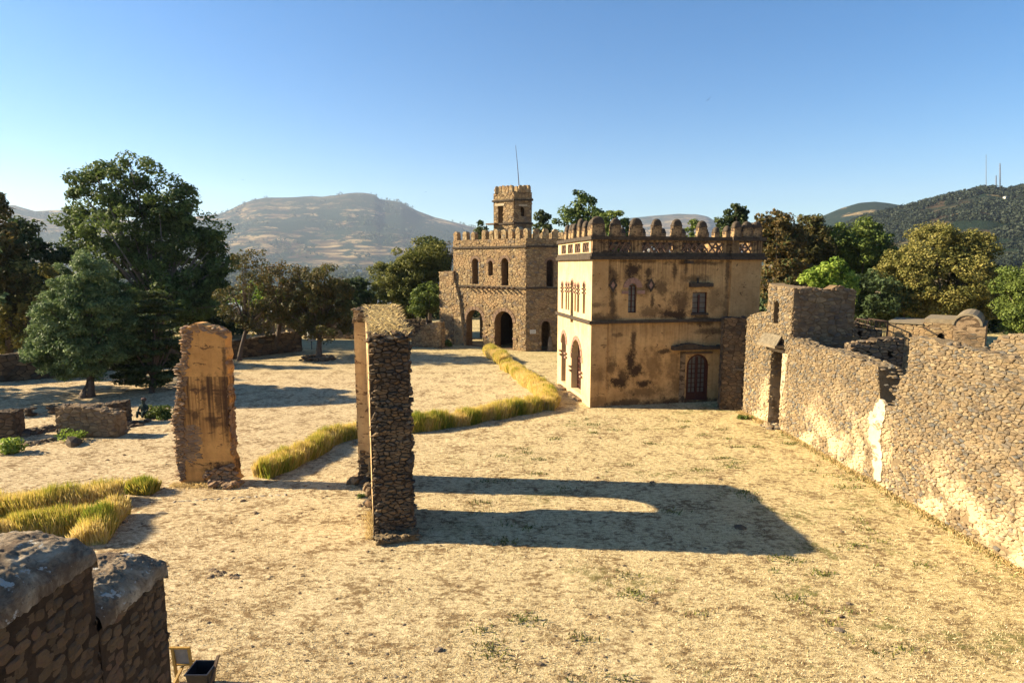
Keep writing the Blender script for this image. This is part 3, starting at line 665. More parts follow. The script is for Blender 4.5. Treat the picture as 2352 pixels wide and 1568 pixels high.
# ------------------------------------------------------------------ walls on the right
def jag_top(L, z0f, step=.3, amp=.06):
    n = int(L/step); return [(L*(i/n), z0f(L*i/n) + rnd.uniform(-amp, amp)) for i in range(n, -1, -1)]
GA, GB = G(1706, 946), G(1786, 984)
WX = [GA, G(1760, 972), GB, G(2110, 1165), G(2352, 1310)]
def rubble_wall(name, label, O, E, top, th, mats, holes=[], su=.22, sv=.13, both=False, bat=0.0, keep=None, cat='wall', group=None, prot=(.02,.07), capd=1.0, parent=None, skipcap=False):
    U = (E-O); U.z = 0; L = U.length; U.normalize(); N = Vector((U.y, -U.x, 0))
    if N.dot(-O) < 0: N = -N
    o = parent or thing(name, label, cat, O, group=group)
    topf = lambda s: np.interp(s, [p[0] for p in top], [p[1] for p in top])
    outer = [(0, 0), (L, 0)] + jag_top(L, topf)
    m = MB(); plate(m, O, U, Z, N, outer, holes, th); m.build('wall_core', M[mats[1]], o)
    m = MB(); stones(m, O, U, Z, N, outer, holes, su, sv, prot=prot, keep=keep)
    # ends
    z0, z1 = float(topf(0)), float(topf(L))
    stones(m, O - N*th, N, Z, -U, [(0,0),(th,0),(th,z0),(0,z0)], su=su, sv=sv, prot=(.0,.05))
    stones(m, O + U*L, -N, Z, U, [(0,0),(th,0),(th,z1),(0,z1)], su=su, sv=sv, prot=(.0,.05))
    if both: stones(m, O - N*th, U, Z, -N, outer, holes, su, sv, prot=prot)
    if not skipcap:
        pts = [O + U*s - N*th/2 + Z*float(topf(s)) for s in np.linspace(0, L, max(2, int(L/1.0)))]
        capping(m, pts, th*1.0, .15, capd, .45)
    m.build('stone_facing', M[mats[0]], o); return o, U, N, L
ST = ('stone_light', 'mortar_light')
# far piece left of the doorway, doorway, then the long wall
base0 = WX[0]; dirU = (WX[2]-WX[0]); dirU.z = 0; dirU.normalize(); TW = .85
def gu(px, py): return on_plane(px, py, base0, dirU)
Ld = (WX[2]-WX[0]).length + .35
u0, v0 = gu(1763, 970); u1, v1 = gu(1789, 980); _, vt = gu(1775, 803)
topg = [(0, gu(1711,729)[1]), (gu(1722,722)[0], gu(1722,722)[1]), (gu(1745,712)[0], gu(1750,716)[1]), (gu(1764,716)[0]-.02, gu(1764,716)[1]), (gu(1764,716)[0], gu(1764,650)[1])]
dl, dh = gu(1762, 780)
gatew = thing('gate_wall', 'sunlit rubble wall end with a tall doorway, running up into the ruined gate tower', 'wall', base0)
tw_u0 = gu(1764, 700)[0]; tw_top0 = gu(1764,650)[1]
tw_u1 = gu(1817, 770)[0]; tw_top1 = gu(1817,662)[1]
door = [(u0, .02), (u1, .02), (u1, vt), (u0, vt+.15)]
wu0, wv0 = gu(1776,742); wu1, wv1 = gu(1791,690)
win = arch(wu0, wu1, wv0, wv1 - .35, top=wv1)
Lfull = tw_u1
outer = [(0,0), (Lfull,0), (Lfull, tw_top1), (tw_u0 + .9, tw_top1+.08), (tw_u0, tw_top0), (tw_u0-.05, gu(1766,717)[1]), (gu(1745,717)[0], gu(1745,717)[1]), (gu(1722,726)[0], gu(1722,726)[1]), (0, gu(1711,729)[1])]
NG = Vector((dirU.y, -dirU.x, 0)); NG = NG if NG.dot(-base0) > 0 else -NG
outer = jag(outer, .04, .3)
m = MB(); plate(m, base0, dirU, Z, NG, outer, [door, win], TW); m.build('wall_core', M['mortar_light'], gatew)
m = MB(); stones(m, base0, dirU, Z, NG, outer, [door, win], .175, .10, prot=(.02,.07))
stones(m, base0 + dirU*u0, -NG, Z, dirU, [(0,0),(TW,0),(TW,vt),(0,vt)], su=.2, sv=.12, prot=(.0,.06))
stones(m, base0 - NG*TW, NG, Z, -dirU, [(0,0),(TW,0),(TW,5.4),(0,5.4)], su=.2, sv=.12, prot=(.0,.05))
for i in range(40): rock(m, base0 + dirU*(u0 + rnd.uniform(.2,1.2)) + NG*rnd.uniform(-.3,.55) + Z*rnd.uniform(0,.12), rnd.uniform(.08,.24), rnd.uniform(.08,.2), rnd.uniform(.05,.12))
capping(m, [base0 + dirU*.1 - NG*.4 + Z*gu(1711,729)[1], base0 + dirU*gu(1745,717)[0] - NG*.4 + Z*gu(1745,717)[1]], .8, .15)
m.build('stone_facing', M['stone_light'], gatew)
m = MB(); q = [(u0-.45, vt+.05), (u1+.05, vt-.15), (u1+.1, vt+.35), (u1-.3, vt+.62), (u0-.7, vt+.55)]
obox(m, base0, dirU, Z, NG, (u0-.55, vt+.22, -.1), (u1+.12, vt+.36, .55)); m.build('door_hood', plain('weathered_hood', (.28,.22,.14,1), .95, 6, .6, bump=.04), gatew)
m = MB(); plate(m, base0 + NG*.5 + Z*(vt+.36), dirU, (Z*.62 - NG*.5).normalized(), NG, [(u0-.55,0),(u1+.12,0),(u1-.05,.62),(u0-.7,.62)], [], .08); m.build('hood_slope', plain('hood_slope', (.22,.18,.12,1), .95, 6, .6, bump=.04), gatew)
m = MB(); obox(m, base0, dirU, Z, NG, (u0-.05, vt-.02, -.5), (u1+.1, vt+.12, .1)); m.build('lintel', plain('pale_lintel', (.50,.40,.26,1), .9, 6, .4, bump=.02), gatew)
m = MB(); plate(m, base0 + NG*.045, dirU, Z, NG, jag([(u1, 1.95),(u1+.16,1.7),(u1+.38,2.6),(u1+.42,3.4),(u1+.48,vt-.05),(u1+.02,vt+.0)], .03, .2), [], .05)
m.build('plaster_jamb', plain('lime_plaster', (.52,.42,.26,1), .9, 5, .45, bump=.01), gatew)
# the tower's shaded side and its other sides
tb = base0 + dirU*tw_u1
tR = at(1964, 700, tb.y + .15); tR.z = 0
tw = thing('gate_tower', 'roofless square rubble tower behind the doorway, its dark side facing the camera', 'tower', tb)
hR = at(1964, 666, tR.y).z; hM = at(1895,655,tb.y).z
LR = (tR-tb).length; topk = [(0, tw_top1), (.9, tw_top1+.02), (1.9, tw_top1-.12), (2.0, hM+.05), (2.5, hM), (2.75, hR+.1), (2.85, hR-.1), (LR, hR)]
M['stone_tower'] = stone_mat('brown_rubble', [(.19,.125,.075,1),(.27,.19,.11,1),(.12,.09,.065,1),(.32,.23,.13,1),(.22,.15,.09,1),(.16,.13,.10,1)])
rubble_wall('', '', tb, tR, topk, .7, ('stone_tower','mortar_castle'), holes=[[(2.2,2.0),(2.5,2.0),(2.5,2.5),(2.2,2.5)]], su=.26, sv=.13, parent=tw)
rubble_wall('', '', tR - Vector((.7,0,0)) + Yv*.7, tR - Vector((.7,0,0)) + Yv*3.4, [(0,hR),(3,hR-.6)], .7, ('stone_tower','mortar_castle'), su=.3, sv=.15, parent=tw, both=True)
rubble_wall('', '', tb - dirU*(tw_u1-tw_u0) + Vector((.8,0,0)), tR + Yv*3.2, [(0,tw_top0-.1),(4,hR-.2)], .6, ('stone_tower','mortar_castle'), su=.3, sv=.15, parent=tw)
# long wall with a breach
w1 = WX[2] + dirU*.0; w1 = base0 + dirU*(tw_u1); w1b = G(2042, 1128)
U1 = (w1b-w1); U1.z = 0; U1.normalize()
def lw(px, py): return on_plane(px, py, w1, U1)
Lw = (w1b-w1).length
tops = [lw(x,y) for x, y in [(1818,775),(1850,793),(1875,802),(1900,803),(1935,812),(1960,822),(1985,828),(2010,838),(2030,848)]]
nt = [lw(2036,866), lw(2018,880), lw(2014,922)]
tops = [(0.0, tops[0][1])] + [(t[0], t[1]) for t in tops[1:] if t[0] < nt[1][0]-.05] + [(nt[1][0], tops[-1][1]-.03), (nt[1][0]+.12, nt[2][1]+.45), (nt[1][0]+.2, nt[2][1]), (Lw+.3, nt[2][1]-.05)]
def lkeep(u, v): return not (v < 1.7 and mnoise.noise(Vector((u*.8, v*1.2, 9))) > .12 and rnd.random() < .45)
wallA, _, NW, _ = rubble_wall('rubble_wall', 'sunlit rubble wall stepping down from the gate tower to the dark breach, smeared with old plaster', w1, w1 + U1*Lw, tops, .8, ST, su=.155, sv=.08, keep=lkeep)
M['lime_strip'] = plaster_mat('lime_strip', (.60,.50,.34,1), (.50,.39,.24,1), (.34,.25,.15,1), patch=.56)
m = MB(); plate(m, w1 + NW*.085, U1, Z, NW, jag([lw(x,y) for x, y in [(2000,955),(2018,925),(2030,918),(2038,930),(2034,965),(2026,1000),(2030,1060),(2026,1105),(2012,1100),(2008,1040),(2000,1000)]], .07, .1), [], .12)
m.build('plaster_strip', M['lime_strip'], wallA)
# next wall: lower thick part, upper part set back
w2 = w1b; w2e = G(2352, 1312) + (G(2352,1312)-w1b).normalized()*7.0
U2 = (w2e-w2); U2.z = 0; U2.normalize()
def l2(px, py): return on_plane(px, py, w2, U2)
wallB = thing('rubble_wall', 'highest nearest rubble wall with a ledge along it, running out at the right edge', 'wall', w2)
L2 = (w2e-w2).length; zl = l2(2202,869)[1]; zt = l2(2147,779)[1]
nb = [l2(2019,920), l2(2055,900)]
nl = [l2(2050,925), l2(2060,892), l2(2075,860)]
lowtop = [(0, nl[0][1]),(nl[0][0], nl[0][1]+.1),(nl[1][0], nl[1][1]),(nl[2][0], nl[2][1])] + [l2(x,y) for x, y in [(2140,862),(2202,871),(2290,886),(2352,899)]] + [(L2, l2(2352,899)[1])]
rubble_wall('', '', w2, w2e, lowtop, .9, ST, su=.14, sv=.075, parent=wallB, keep=lambda u, v: not (v < 1.5 and mnoise.noise(Vector((u*.7, v*1.1, 2))) > .1 and rnd.random() < .4), capd=.7)
N2 = Vector((U2.y, -U2.x, 0)); N2 = N2 if N2.dot(-w2) > 0 else -N2
upO = w2 - N2*.32 + U2*.0
upt = [on_plane(x, y+3, upO, U2) for x, y in [(2050,777),(2077,772),(2147.6,779),(2202,797),(2255,805),(2301,816),(2352,827)]]
rubble_wall('', '', upO, upO + U2*L2, [(0, upt[0][1])] + upt[1:] + [(L2, upt[-1][1])], .6, ST, su=.16, sv=.068, parent=wallB)
# dark cross walls seen over the breach
rubble_wall('cross_wall', 'low shaded cross wall between the gate tower and the highest right wall', at(1955, 800, 28).xy.to_3d(), at(2075, 800, 28).xy.to_3d(), [(0, at(1965,790,28).z), (1.0, at(1965,790,28).z), (1.02, at(1990,777,28).z), (4, at(2046,777,28).z)], .6, ('stone_tower','mortar_dark'), su=.26, sv=.13,
            holes=[[(.75,4.2),(.95,4.2),(.95,4.5),(.75,4.5)],[(1.75,4.2),(1.98,4.2),(1.98,4.5),(1.75,4.5)]])
rubble_wall('cross_wall', 'broken wall with a sloping light top, right behind the right edge of the gate tower', at(1950, 800, 34).xy.to_3d(), at(2024, 800, 34).xy.to_3d(), [(0, at(1962,735,34).z),(.6, at(1975,750,34).z),(1.2,at(2000,757,34).z),(3,at(2024,760,34).z)], .6, ('stone_tower','mortar_dark'), su=.26, sv=.13, holes=[[(.4,4.5),(.62,4.5),(.62,4.8),(.4,4.8)]])
fw = at(2288, 800, 26).xy.to_3d()
rubble_wall('rubble_wall', 'stepped pale rubble wall behind the highest right wall, below the green tree at the right edge', at(2240, 800, 27.3).xy.to_3d(), at(2395, 800, 24.0).xy.to_3d(), [(0, at(2240,812,27).z),(1.0,at(2278,806,26).z),(1.05,at(2285,772,26).z),(2.2,at(2310,764,25.5).z),(6,at(2352,762,25).z)], .7, ST, su=.22, sv=.11)
# shaded wall joining hall and gate wall
ja = at(1660, 800, base0.y + .55).xy.to_3d()
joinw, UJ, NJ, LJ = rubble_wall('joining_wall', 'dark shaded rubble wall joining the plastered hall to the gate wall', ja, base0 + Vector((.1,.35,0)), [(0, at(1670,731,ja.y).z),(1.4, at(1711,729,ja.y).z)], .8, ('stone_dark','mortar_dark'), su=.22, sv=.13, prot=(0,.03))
m = MB(); b0 = at(1690, 935, ja.y); bz = at(1690, 850, ja.y).z
obox(m, ja, UJ, Z, NJ, (.65, bz, -.1), (1.25, bz+.10, .16)); m.build('niche_frame', M['coping'], joinw)

# ------------------------------------------------------------------ vaulted bath house and its cage
BO = at(2036, 780, 44).xy.to_3d(); BE = at(2188, 780, 41.5).xy.to_3d(); BV = at(2262, 780, 40.3).xy.to_3d()
bh = thing('bath_house', 'low stone bath house, flat roofed with a barrel vaulted right end, under the great tree', 'building', BO)
Ub = (BE-BO); Lb = Ub.length; Ub.normalize(); Nb = Vector((Ub.y, -Ub.x, 0)); Nb = Nb if Nb.dot(-BO) > 0 else -Nb
def bv(px, py): return on_plane(px, py, BO, Ub)
h0 = bv(2040,741)[1]; h1 = bv(2120,747)[1]; h2 = bv(2185,744)[1]
aw = [bv(2150,800)[0], bv(2168,800)[0]]; av = bv(2160,765)[1]
hole = arch(aw[0], aw[1], 1.2, av-.3, top=av)
outer = [(0,0),(Lb,0),(Lb,h2),(bv(2120,745)[0],h2),(bv(2120,745)[0]-.01,h1),(0,h0)]
m = MB(); plate(m, BO, Ub, Z, Nb, outer, [hole], 5.0); m.build('wall', M['mortar_castle'], bh)
m = MB(); stones(m, BO, Ub, Z, Nb, outer, [hole], su=.34, sv=.14, prot=(.01,.05)); m.build('stone_facing', M['stone_castle'], bh)
m = MB(); obox(m, BO, Ub, Z, Nb, (-.05, h0, -4.8), (bv(2120,745)[0], h0+.08, .12)); obox(m, BO, Ub, Z, Nb, (bv(2122,745)[0], h2, -4.6), (Lb+.05, h2+.3, -.3)); m.build('roof', plain('dusty_roof', (.24,.19,.12,1), .95, 3, .4, bump=.03), bh)
vw = (BV-BE).length; vs = bv(2190,742)[1] - .1
gable = [(0,0),(vw,0),(vw,vs)] + [(vw*.82*.5*(1+math.cos(math.pi*i/10)), vs + .68*math.sin(math.pi*i/10)) for i in range(0, 11)]
m = MB(); plate(m, BE + Nb*.12, Ub, Z, Nb, gable, [], 6.0); m.build('vault', plaster_mat('vault_plaster', (.30,.21,.12,1), (.20,.135,.08,1), (.09,.06,.035,1), patch=.5), bh)
m = MB(); stones(m, BE + Nb*.12, Ub, Z, Nb, [(0,0),(vw,0),(vw,vs-.5),(0,vs-.5)], [[(.5,vs-1.0),(.65,vs-1.0),(.65,vs-.85),(.5,vs-.85)]], su=.3, sv=.13, prot=(.0,.04)); m.build('vault_stones', M['stone_dark'], bh)
m = MB()
for i in range(10):
    A, B = math.pi*i/10, math.pi*(i+1)/10; r1 = vw*.41
    P = lambda th, k: (r1 + (r1+k)*math.cos(th), vs + (.68+k)*math.sin(th))
    plate(m, BE + Nb*.2, Ub, Z, Nb, [P(A,0), P(A,.13), P(B,.13), P(B,0)], [], 6.1)
m.build('vault_rim', bpy.data.materials['dusty_roof'], bh)
m = MB(); bar(m, BO + Ub*bv(2120,750)[0] + Nb*.15 + Z*(h1-.1), BO + Ub*bv(2150,768)[0] + Nb*.15 + Z*(bv(2150,768)[1]), .09); m.build('spout', M['coping'], bh)
cg = thing('iron_cage', 'rust red barred iron cage against the left end of the bath house', 'cage', at(2008, 780, 43.5).xy.to_3d())
m = MB(); c0 = at(2008, 780, 43.2).xy.to_3d(); c1 = at(2036, 780, 43.2).xy.to_3d(); ct = at(2008,738,43.2).z
fr = MB()
for d in (0, 2.4):
    for p in (c0, c1): bar(fr, p + Yv*d, p + Yv*d + Z*ct, .09)
    for z in (ct, ct*.5): bar(fr, c0 + Yv*d + Z*z, c1 + Yv*d + Z*z, .07)
    for i in range(1, 7): bar(m, c0.lerp(c1, i/7) + Yv*d, c0.lerp(c1, i/7) + Yv*d + Z*ct, .025)
for p in (c0, c1):
    bar(fr, p + Z*ct, p + Yv*2.4 + Z*ct, .07)
    for i in range(1, 8): bar(m, p + Yv*.3*i, p + Yv*.3*i + Z*ct, .025)
fr.build('cage_frame', M['iron'], cg); m.build('bars', M['iron'], cg)

# ------------------------------------------------------------------ the two storey plastered hall (own frame: x along the shaded front, y into the building)
HO = G(1355, 936); dE = at(1750, 700, 1); hl = G(1279.5, 881); LA = (hl-HO).normalized()      # left side runs away along LA
LU = Vector((LA.y, -LA.x, 0)); hyaw = math.atan2(LU.y, LU.x)
HL_ = (hl-HO).length
hall = thing('plastered_hall', 'two storey tan plastered hall with lattice parapet and rounded stone fingers along its roof', 'building', HO, hyaw)
def fu(px, py, off=0.0):          # front face pixel -> (x, z)
    return on_plane(px, py, HO + LA*off, LU)
def lu(px, py):                    # left face pixel -> (y, z)
    return on_plane(px, py, HO, LA)
W_ = fu(1750, 600)[0]; DP = HL_; ROOF = lu(1357, 592)[1]-.1; zs = fu(1356, 739.5)[1]; zb = fu(1357, 592)[1]; zc = fu(1357, 541.5)[1]
FO = .18                            # main front plane set back behind the corner piers
p1 = fu(1396, 700)[0]; p2 = fu(1677, 700)[0]
def Fz(px, py): return fu(px, py, FO)
st = []
for px, py, rx, ry, k in [(1408,650,8,18,1),(1407,690,9,50,.85),(1406,640,14,34,.7),(1495,655,15,22,1),(1498,690,6,40,.85),(1455,625,18,24,1),(1490,625,12,14,.9),(1520,660,24,20,.75),(1400,730,30,10,.7),(1470,668,36,14,.6),
    (1560,690,34,34,.75),(1550,722,60,12,1),(1500,715,40,16,.7),(1610,735,40,14,.8),(1600,640,40,10,.7),(1550,615,6,26,.8),(1576,610,6,22,.7),(1640,690,24,34,.5),
    (1455,780,8,26,.9),(1448,830,13,32,1),(1420,880,34,16,1),(1460,850,22,14,1),(1432,868,16,26,.9),(1478,882,24,11,1),(1404,845,14,26,.7),(1525,808,18,7,.9),(1500,840,28,44,.5),(1545,840,22,34,.5),
    (1560,925,120,14,.9),(1440,925,60,10,.8),(1555,880,22,40,.6),(1480,900,60,14,.6),(1420,770,18,5,.6),(1640,760,60,8,.7),(1470,600,60,5,.7),(1600,603,90,6,.8),(1670,640,6,60,.7),(1668,720,14,60,.6)]:
    u, v = Fz(px, py); st.append((u, v, rx/F*HO.y, ry/F*HO.y, k))
M['hall_front'] = plaster_mat('hall_front_plaster', (.58,.36,.15,1), (.40,.23,.088,1), (.17,.092,.038,1), st, patch=.62, streak=.6, runs=((zb-.1, 1.3, .5), (zs-.12, .9, .4)))  # shade deepened in the colour of front and pier plaster, darker than the side's
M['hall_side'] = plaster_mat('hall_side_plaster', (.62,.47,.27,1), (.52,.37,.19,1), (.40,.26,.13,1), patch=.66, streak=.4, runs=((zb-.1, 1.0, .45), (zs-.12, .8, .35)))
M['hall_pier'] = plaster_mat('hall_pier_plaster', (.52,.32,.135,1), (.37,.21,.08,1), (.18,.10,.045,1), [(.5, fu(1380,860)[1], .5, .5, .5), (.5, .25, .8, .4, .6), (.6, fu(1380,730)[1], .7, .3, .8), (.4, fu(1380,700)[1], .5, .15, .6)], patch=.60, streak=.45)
I = Vector((0,0,0))
# openings in the front
dU = [Fz(1575, 900)[0], Fz(1625, 900)[0]]; dT = Fz(1600, 813)[1]
w1u = [Fz(1443,680)[0], Fz(1462,680)[0]]; w1z = [Fz(1450,718)[1], Fz(1450,651)[1]]
w2u = [Fz(1590,700)[0], Fz(1624,700)[0]]; w2z = [Fz(1600,719)[1], Fz(1600,671)[1]]
rc = [Fz(1561,850)[0], Fz(1664,850)[0], Fz(1600,806)[1]]
holes = [arch(dU[0], dU[1], .12, dT - (dU[1]-dU[0])/2, 10), arch(w1u[0], w1u[1], w1z[0], w1z[1]-.25, 8, top=w1z[1]), [(w2u[0],w2z[0]),(w2u[1],w2z[0]),(w2u[1],w2z[1]),(w2u[0],w2z[1])]]
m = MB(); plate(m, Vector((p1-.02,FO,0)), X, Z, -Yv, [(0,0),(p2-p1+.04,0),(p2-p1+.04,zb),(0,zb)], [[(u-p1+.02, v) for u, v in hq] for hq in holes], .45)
fw_ = m.build('front_wall', M['hall_front'], hall, local=True); fw_.data.transform(Matrix.Translation((0,0,0)))
# corner piers
m = MB(); box(m, (0,-.0,0), (p1,.5,zb-.0)); m.build('corner_pier', M['hall_pier'], hall, local=True)
m = MB(); box(m, (p2,.02,0), (W_,.6,zb)); m.build('corner_pier', M['hall_pier'], hall, local=True)
# left side with its openings
def arc_open(pa, pb, pt, pz, fr=.5):
    y0, y1 = lu(pa, 700)[0], lu(pb, 700)[0]; zt = lu((pa+pb)/2, pt)[1]; z0 = lu((pa+pb)/2, pz)[1]
    y0, y1 = min(y0,y1), max(y0,y1); return (y0, y1, z0, zt)
zx = lambda a: 1263.2 + a*.293; zy = lambda a: 488.1 + a*.293
sideW = [arc_open(zx(88),zx(103),zy(545),zy(755)), arc_open(zx(121),zx(134),zy(548),zy(760)), arc_open(zx(140),zx(151),zy(552),zy(765)), arc_open(zx(161),zx(183),zy(530),zy(862)), arc_open(zx(191),zx(203),zy(558),zy(775)), arc_open(zx(212),zx(229),zy(556),zy(782)), arc_open(zx(256),zx(275),zy(548),zy(792))]
sideD = [arc_open(zx(94),zx(130),zy(948),zy(1335)), arc_open(zx(173),zx(252),zy(998),zy(1405))]
sh = []
for y0, y1, z0, z1 in sideW: sh.append(arch(y0, y1, z0, z1-(y1-y0)*.55, 8, top=z1))
for y0, y1, z0, z1 in sideD: sh.append(arch(y0, y1, max(.15, z0), z1-(y1-y0)*.62, 10, top=z1))
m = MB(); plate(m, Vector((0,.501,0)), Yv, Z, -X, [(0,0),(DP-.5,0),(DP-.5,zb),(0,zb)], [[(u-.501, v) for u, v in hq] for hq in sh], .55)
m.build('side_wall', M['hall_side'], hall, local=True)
m = MB(); box(m, (-.006,-.004,.0), (.0,.502,zb-.01)); m.build('side_corner', M['hall_side'], hall, local=True)
m = MB(); box(m, (.3, DP-.5, 0), (W_, DP-.02, zb)); box(m, (W_-.5, .6, 0), (W_-.01, DP-.5, zb)); m.build('rear_wall', M['hall_side'], hall, local=True)
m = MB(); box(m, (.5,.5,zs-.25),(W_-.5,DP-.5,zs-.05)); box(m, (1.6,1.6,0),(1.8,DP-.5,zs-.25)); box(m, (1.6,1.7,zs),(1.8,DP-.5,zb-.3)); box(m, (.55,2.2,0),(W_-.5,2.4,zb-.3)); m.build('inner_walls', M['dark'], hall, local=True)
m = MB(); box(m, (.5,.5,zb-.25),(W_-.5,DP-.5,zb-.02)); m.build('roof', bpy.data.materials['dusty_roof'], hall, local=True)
# string courses
def band(z0, z1, pr, name, amp=.0):
    m = MB()
    def run(O_, U_, N_, L):
        k = max(1, int(L/1.7)); 
        for i in range(k): obox(m, O_, U_, Z, N_, (L*i/k, z0+rnd.uniform(-amp,amp), -.2), (L*(i+1)/k+.002*(i%2), z1+rnd.uniform(-amp,amp), pr+rnd.uniform(-amp,amp)))
    run(Vector((-pr,0,0)), X, -Yv, p1+pr+.06); run(Vector((p1+.06,FO,0)), X, -Yv, p2-p1-.1); run(Vector((p2-.04,.02,0)), X, -Yv, W_-p2+.1+pr)
    run(Vector((0,DP,0)), -Yv, -X, DP-.0); run(Vector((W_-.01,.02,0)), Yv, X, DP); run(Vector((W_,DP-.02,0)), -X, Yv, W_)
    return m.build(name, M['coping'], hall, local=True)
yb = sideW[3]
m = MB(); band(zs-.12, zs+.06, .17, 'string_course', .005)
band(zb-.1, zb+.10, .20, 'string_course', .005); band(zb+.10, zb+.30, .08, 'string_course', .006)
band(zc-.22, zc+.0, .14, 'cornice', .006)
# lattice parapet
M['lattice'] = plain('lattice_stone', (.19,.115,.075,1), .9, 10, .5, bump=.02)
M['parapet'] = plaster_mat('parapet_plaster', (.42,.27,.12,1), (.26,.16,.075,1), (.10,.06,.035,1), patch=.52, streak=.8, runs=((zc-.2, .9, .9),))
PZ0, PZ1 = zb+.28, zc-.2
def lattice_run(O_, U_, N_, L, panels, name_prefix=''):
    """piers, rails and crossing bars between them"""
    pm = MB(); lm = MB(); cur = 0.0
    for a, b in panels + [(L, L)]:
        if a > cur: obox(pm, O_, U_, Z, N_, (cur, PZ0, -.32), (a, PZ1, 0))
        if b > a:
            obox(pm, O_, U_, Z, N_, (a, PZ0, -.32), (b, PZ0+.06, -.003)); obox(pm, O_, U_, Z, N_, (a, PZ1-.14, -.32), (b, PZ1, -.003))
            k = max(2, round((b-a)/.42)); w = (b-a)/k; q0, q1 = PZ0+.06, PZ1-.14; mid = (q0+q1)/2
            P = lambda u, v, d: O_ + U_*u + Z*v - N_*d
            for i in range(k):
                u = a + w*i
                for dd, (aa, bb) in ((.10, ((u, q0), (u+w, q1))), (.17, ((u+w, q0), (u, q1)))):
                    if rnd.random() < .95: bar(lm, P(aa[0], aa[1], dd), P(bb[0], bb[1], dd), .075, .09)
                if i % 2: bar(lm, P(u-w*.5, mid, .135), P(u+w*.5, mid, .135), .06, .1)
        cur = b
        if lm.v: lm.build('lattice', M['lattice'], hall, local=True); lm = MB()
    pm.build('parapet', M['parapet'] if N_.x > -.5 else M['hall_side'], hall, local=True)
pf = [(1392,1452),(1475,1548),(1567,1662)]
fp = [(Fz(a,560)[0]-p1, Fz(b,560)[0]-p1) for a, b in pf]
lattice_run(Vector((0,0,0)), X, -Yv, p1, [])
lattice_run(Vector((p1,FO,0)), X, -Yv, p2-p1, [(max(.02,a), b) for a, b in fp])
e0, e1 = fu(1699,560)[0]-p2, fu(1730,560)[0]-p2
lattice_run(Vector((p2,.02,0)), X, -Yv, W_-p2, [(e0, e1)])
sp = sorted([tuple(sorted((lu(zx(a),560)[0], lu(zx(b),560)[0]))) for a, b in [(90,127),(140,180),(193,240),(255,306)]])
lattice_run(Vector((0,.33,0)), Yv, -X, DP-.33, [(a-.33, b-.33) for a, b in sp])
lattice_run(Vector((.33,DP,0)), X, Yv, W_-.33, [(1+i*2.3, 2.6+i*2.3) for i in range(4)])
lattice_run(Vector((W_,.35,0)), Yv, X, DP-.7, [(1+i*2.2, 2.4+i*2.2) for i in range(2)])
# rounded stone fingers
def finger(name, w, d, hgt, mats, lean=0):
    """a merlon: tapering body, a drip ledge, a rounded cap"""
    o = MB(); sec = [(0,1.0,1.0),(.50,.93,.93),(.56,.93,.93)]; n = 12
    def ring(z, kx, ky, p=3.2):
        out = []
        for i in range(n):
            a = 2*math.pi*(i+.5)/n; c, s = math.cos(a), math.sin(a)
            out.append(Vector((w/2*kx*math.copysign(abs(c)**(2/p), c), d/2*ky*math.copysign(abs(s)**(2/p), s), z*hgt)))
        return out
    def loft(o, rings, c=.5):
        b = len(o.v)
        for r in rings: o.v.extend([q + Vector((rnd.uniform(-.012,.012), rnd.uniform(-.012,.012), 0)) for q in r])
        for i in range(len(rings)-1):
            for k in range(n): k2 = (k+1) % n; o.face((b+i*n+k, b+i*n+k2, b+(i+1)*n+k2, b+(i+1)*n+k), c)
        o.face([b+(len(rings)-1)*n+k for k in range(n)], c)
    loft(o, [ring(-.02,1,1,6), ring(.3,.97,.97,6), ring(.60,.92,.94,6)])
    c = MB(); loft(c, [ring(.595,.93,.93,5), ring(.60,1.0,1.0,5), ring(.64,1.0,1.0,5), ring(.67,.93,.95,4), ring(.80,.84,.88,3.4), ring(.90,.68,.74,3), ring(.97,.42,.5,2.6), ring(1.0,.15,.2,2)])
    return o, c
M['finger'] = plaster_mat('finger_plaster', (.38,.25,.12,1), (.22,.14,.07,1), (.09,.06,.038,1), patch=.48, streak=.7)
FG = {}
def put_finger(x, y, w, d, hgt, yaw=0):
    k = rnd.randrange(4)
    if k not in FG:
        o, c = finger('merlon', .66, .46, 1.0, None); FG[k] = (o.build('merlon', M['finger'], hall, local=True), c.build('merlon_cap', M['coping'], None, local=True)); a, b = FG[k]; b.parent = a
    else:
        a0, b0 = FG[k]; a = a0.copy(); COL.objects.link(a); b = b0.copy(); COL.objects.link(b); b.parent = a; a.parent = hall
    a.location = (x, y, zc); a.rotation_euler = (rnd.uniform(-.02,.02), rnd.uniform(-.02,.02), yaw + rnd.uniform(-.05,.05)); a.scale = (w/.66, d/.46, hgt)
FH = at(1387, 498, HO.y).z - zc
fx = [(1387,34),(1414,26),(1461,31),(1508,25),(1554,26),(1612,25),(1692,22),(1716,26),(1738,26)]
for px, wd in fx:
    put_finger(fu(px, 520, .2)[0] if px > 1390 else .36, .22, wd/F*HO.y*1.0, .44, FH*(1.0 if px in (1461,) else 1.06 if px < 1390 else .97 if px < 1600 else .90))
for a in [(122,),(155,),(176,),(222,),(262,),(308,)]:
    y = lu(zx(a[0]-6), 520)[0]; put_finger(.22, min(y, DP-.3), .44, .55, FH*(1.12 if a[0] == 222 else .92))
for i in range(7): put_finger(1.5 + i*1.55, DP-.22, .5, .44, FH*.9)
for i in range(5): put_finger(W_-.24, .9 + i*1.45, .44, .55, FH*.88)
